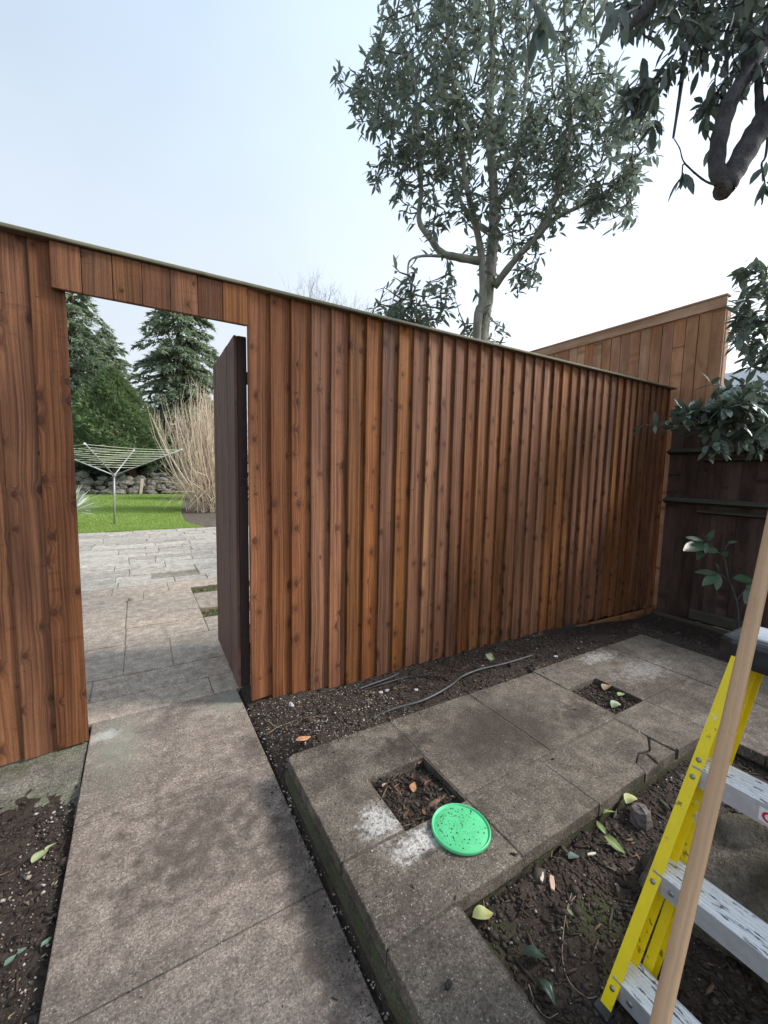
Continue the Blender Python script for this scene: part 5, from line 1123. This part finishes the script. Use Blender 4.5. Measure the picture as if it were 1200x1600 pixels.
twig([(414, 1124), (428, 1138), (446, 1150)], 0.0, 0.0025, 'pale twig crossing another one near the gate')
def ground_leaf(w, skew):
    ys_ = np.linspace(0, 1, 13); V = []; F = []
    for i, y_ in enumerate(ys_):
        q = math.sin(PI*y_**0.85)**0.8*(1-0.25*y_) if 0 < y_ < 1 else 0.0; zc = 0.05*math.sin(PI*y_)+0.03*math.sin(5*y_+skew); bx = skew*0.12*math.sin(PI*y_)
        V += [(bx-w*q*1.15, y_, zc+0.09*q+0.012*math.sin(9*y_)), (bx-w*q*0.5, y_, zc+0.025*q), (bx, y_, zc), (bx+w*q*0.5, y_, zc+0.02*q), (bx+w*q*1.15, y_, zc+0.06*q*math.cos(3*y_+skew))]
    for i in range(12):
        for j in range(4): a = 5*i+j; F.append((a, a+1, a+6, a+5))
    return np.array(V), np.array(F)
LT_ = ground_leaf(0.2, 0.7); LTW = ground_leaf(0.32, -0.5)
def fallen(pa, pb, z, col, label, wide=False, rough=0.5, group=None, lift=0.006):
    P0, P1 = on_z(*pa, z), on_z(*pb, z); d = P1-P0; L = np.linalg.norm(d[:2])*0.85; T = LTW if wide else LT_
    nm = 'fallen_leaf'; key = 'fallen_%s' % (col,)
    if key not in MAT: MAT[key] = leafmat('fallen_leaf_%d' % len(MAT), [tuple(c*0.85 for c in col), col, tuple(min(1, c*1.15) for c in col)], rough, 0.1, 0.02)
    me = mesh_np(nm, T[0]*np.array([random.choice([-1, 1])*random.uniform(0.85, 1.1), 1, random.uniform(0.6, 1.8)]), T[1], MAT[key], True); me.transform(Matrix.Scale(L, 4))
    c = (P0+P1)/2; zz = float(soil_z(c[0], c[1])) if z < 0.1 and not (XL < c[0] < XR) and not in_slab(c[0], c[1]) else z
    o = ob(nm, me, None, (P0[0], P0[1], zz+lift), (random.uniform(-0.08, 0.12), random.uniform(-0.15, 0.15), math.atan2(d[1], d[0])-PI/2)); tag(o, label, 'leaf', group)
PALE, YEL, GRN, DGR, BRN, ORG = (0.36, 0.39, 0.20), (0.38, 0.39, 0.15), (0.19, 0.26, 0.085), (0.035, 0.065, 0.04), (0.2, 0.09, 0.045), (0.46, 0.24, 0.12)
fallen((50, 1352), (80, 1322), -0.02, PALE, 'pale yellow green leaf on the left bed beside the path', True, lift=0.014)
fallen((70, 1335), (94, 1315), -0.02, PALE, 'smaller pale leaf overlapping the big pale one on the left bed', lift=0.018)
fallen((6, 1512), (30, 1490), -0.02, (0.16, 0.24, 0.17), 'blue green leaf at the left photo edge on the dark soil', True, lift=0.012)
fallen((26, 1494), (46, 1482), -0.02, (0.16, 0.24, 0.17), 'mottled blue green leaf half beside the one at the left edge', True, lift=0.014)
fallen((64, 1482), (84, 1462), -0.02, (0.12, 0.2, 0.12), 'small green leaf tucked against the left path edge', lift=0.012)
fallen((12, 1592), (28, 1574), -0.02, (0.45, 0.36, 0.16), 'yellowish dry leaf at the bottom left corner of the bed', lift=0.012)
fallen((738, 1438), (777, 1428), 0.06, YEL, 'yellow green leaf in the bed corner against the raised paving', True, lift=0.016)
fallen((944, 1311), (984, 1342), 0.06, GRN, 'large fresh green leaf on the soil left of the ladder', False, lift=0.014)
fallen((946, 1308), (929, 1284), 0.06, GRN, 'small green leaf pointing away from the large fresh one', False, lift=0.012)
fallen((888, 1345), (908, 1338), 0.06, (0.14, 0.19, 0.16), 'round grey green leaf on the soil near the slab edge', True, 0.3, lift=0.012)
fallen((818, 1494), (860, 1504), 0.06, DGR, 'broad dark green leaf lying on the inner bed', True, 0.3, lift=0.012)
fallen((842, 1535), (872, 1585), 0.06, DGR, 'long dark green leaf at the bottom of the inner bed', False, 0.25, lift=0.012)
fallen((886, 1430), (898, 1446), 0.06, PALE, 'tiny pale leaf touching the long curved twig', False, lift=0.012)
fallen((978, 1262), (998, 1250), 0.06, YEL, 'yellowish leaf beneath the cracked slab corner', True, lift=0.014)
fallen((942, 1276), (966, 1273), 0.06, GRN, 'narrow green leaf on mulch by the slab front edge', False, lift=0.012)
fallen((1166, 1258), (1182, 1282), 0.06, PALE, 'pale green leaf on soil seen between the ladder treads', False, lift=0.012)
fallen((760, 1024), (776, 1036), 0.0, PALE, 'pale leaf on the soil strip beside the hose', False, lift=0.014)
fallen((462, 1180), (490, 1173), 0.02, ORG, 'orange brown leaf beside the raised paving corner', False, lift=0.014)
fallen((201, 940), (209, 936), 0.0, (0.3, 0.1, 0.04), 'small red brown leaf on the garden path beyond the gateway', True, lift=0.01)
for i, (a, b_, c, l) in enumerate([((580, 1222), (594, 1216), ORG, 'curled orange leaf at the left corner of the square soil pit'), ((654, 1198), (665, 1184), ORG, 'orange leaf at the far corner of the square soil pit'),
        ((597, 1237), (605, 1230), (0.5, 0.36, 0.24), 'small pale brown leaf near the left side of the square pit'), ((646, 1243), (648, 1222), ORG, 'upright orange leaf in the middle of the square pit'),
        ((664, 1234), (676, 1222), BRN, 'brown leaf right of the middle of the square pit'), ((704, 1250), (714, 1250), BRN, 'red brown leaf beside the green lid in the pit'),
        ((632, 1288), (640, 1272), BRN, 'brown leaf at the near corner of the square pit'), ((660, 1270), (667, 1282), BRN, 'narrow brown leaf by the lid inside the square pit')]):
    fallen(a, b_, 0.085, c, l, False, 0.6, lift=0.012)
for a, b_, c, l in [((956, 1108), (972, 1102), (0.2, 0.27, 0.15), 'green grey leaf at the near corner of the far soil pit'), ((966, 1092), (974, 1086), (0.3, 0.38, 0.15), 'light green leaf in the middle of the far soil pit'),
        ((944, 1082), (950, 1072), (0.35, 0.25, 0.16), 'tan leaf in the upper part of the far soil pit')]: fallen(a, b_, 0.085, c, l, True, 0.5, lift=0.012)
def chip(pa, pb, z, wd, col, label, nm='bark_chip'):
    P0, P1 = on_z(*pa, z), on_z(*pb, z); d = P1-P0; L = np.linalg.norm(d[:2]); c = (P0+P1)/2; k = MB()
    k.poly([(-L/2, -wd*.3), (-L*.1, -wd*.5), (L*.4, -wd*.4), (L/2, wd*.2), (L*.1, wd*.5), (-L*.4, wd*.45)], 0, 0.006, 0.0015)
    key = 'chip_%s' % (col,)
    if key not in MAT: MAT[key] = plain('chip_%d' % len(MAT), col, 0.8, 0.15, 60)
    zz = float(soil_z(c[0], c[1])) if z < 0.1 and not in_slab(c[0], c[1]) else z
    tag(k.build(nm, MAT[key], None, (c[0], c[1], zz+0.007), (jig(0.1), jig(0.1), math.atan2(d[1], d[0]))), label, 'chip')
chip((861, 1372), (864, 1398), 0.06, 0.016, (0.6, 0.40, 0.30), 'pink wood chip on the dark soil of the inner bed')
chip((846, 1368), (846, 1384), 0.06, 0.012, (0.62, 0.56, 0.44), 'small cream chip beside the pink wood chip')
chip((917, 1340), (931, 1336), 0.06, 0.009, (0.6, 0.55, 0.45), 'cream chip near the round grey green leaf')
chip((1138, 1282), (1176, 1288), 0.06, 0.007, (0.45, 0.3, 0.24), 'reddish wood splinter behind the pole')
chip((1160, 1290), (1178, 1296), 0.06, 0.006, (0.6, 0.52, 0.42), 'pale splinter behind the pole by the roots')
def pebble(pp, z, s, col, label):
    q = on_z(*pp, z); me = rockmesh(rC, 'pebble', s, s*0.8, s*0.6); key = 'peb_%s' % (col,)
    if key not in MAT: MAT[key] = plain('pebble_%d' % len(MAT), col, 0.7, 0.2, 80)
    me.materials.clear(); me.materials.append(MAT[key]); zz = z if z > 0.1 or XL < q[0] < XR else float(soil_z(q[0], q[1]))
    tag(ob('pebble', me, None, (q[0], q[1], zz+s*0.4), (0, 0, random.uniform(0, 6))), label, 'pebble')
pebble((700, 1541), ZS, 0.011, (0.018, 0.017, 0.017), 'small black pebble on the raised paving at the bottom')
pebble((450, 1255), 0.0, 0.009, (0.6, 0.58, 0.55), 'white pebble in the gap beside the raised paving')
pebble((455, 1104), 0.0, 0.02, (0.5, 0.46, 0.42), 'pale stone on the soil near the fence start')
pebble((595, 1088), 0.0, 0.014, (0.55, 0.52, 0.48), 'pale stone on the soil below the thin cable')
pebble((605, 1080), 0.0, 0.015, (0.5, 0.47, 0.43), 'second pale stone further along towards the thin cable')
pebble((650, 1088), 0.0, 0.013, (0.55, 0.5, 0.44), 'cream pebble between the cable and the hose')
pebble((868, 1030), 0.08, 0.014, (0.6, 0.58, 0.55), 'white pebble at the far back edge of the raised paving')
pebble((1000, 1282), 0.06, 0.05, (0.12, 0.10, 0.095), 'dark lump of stone in the bed left of the ladder')
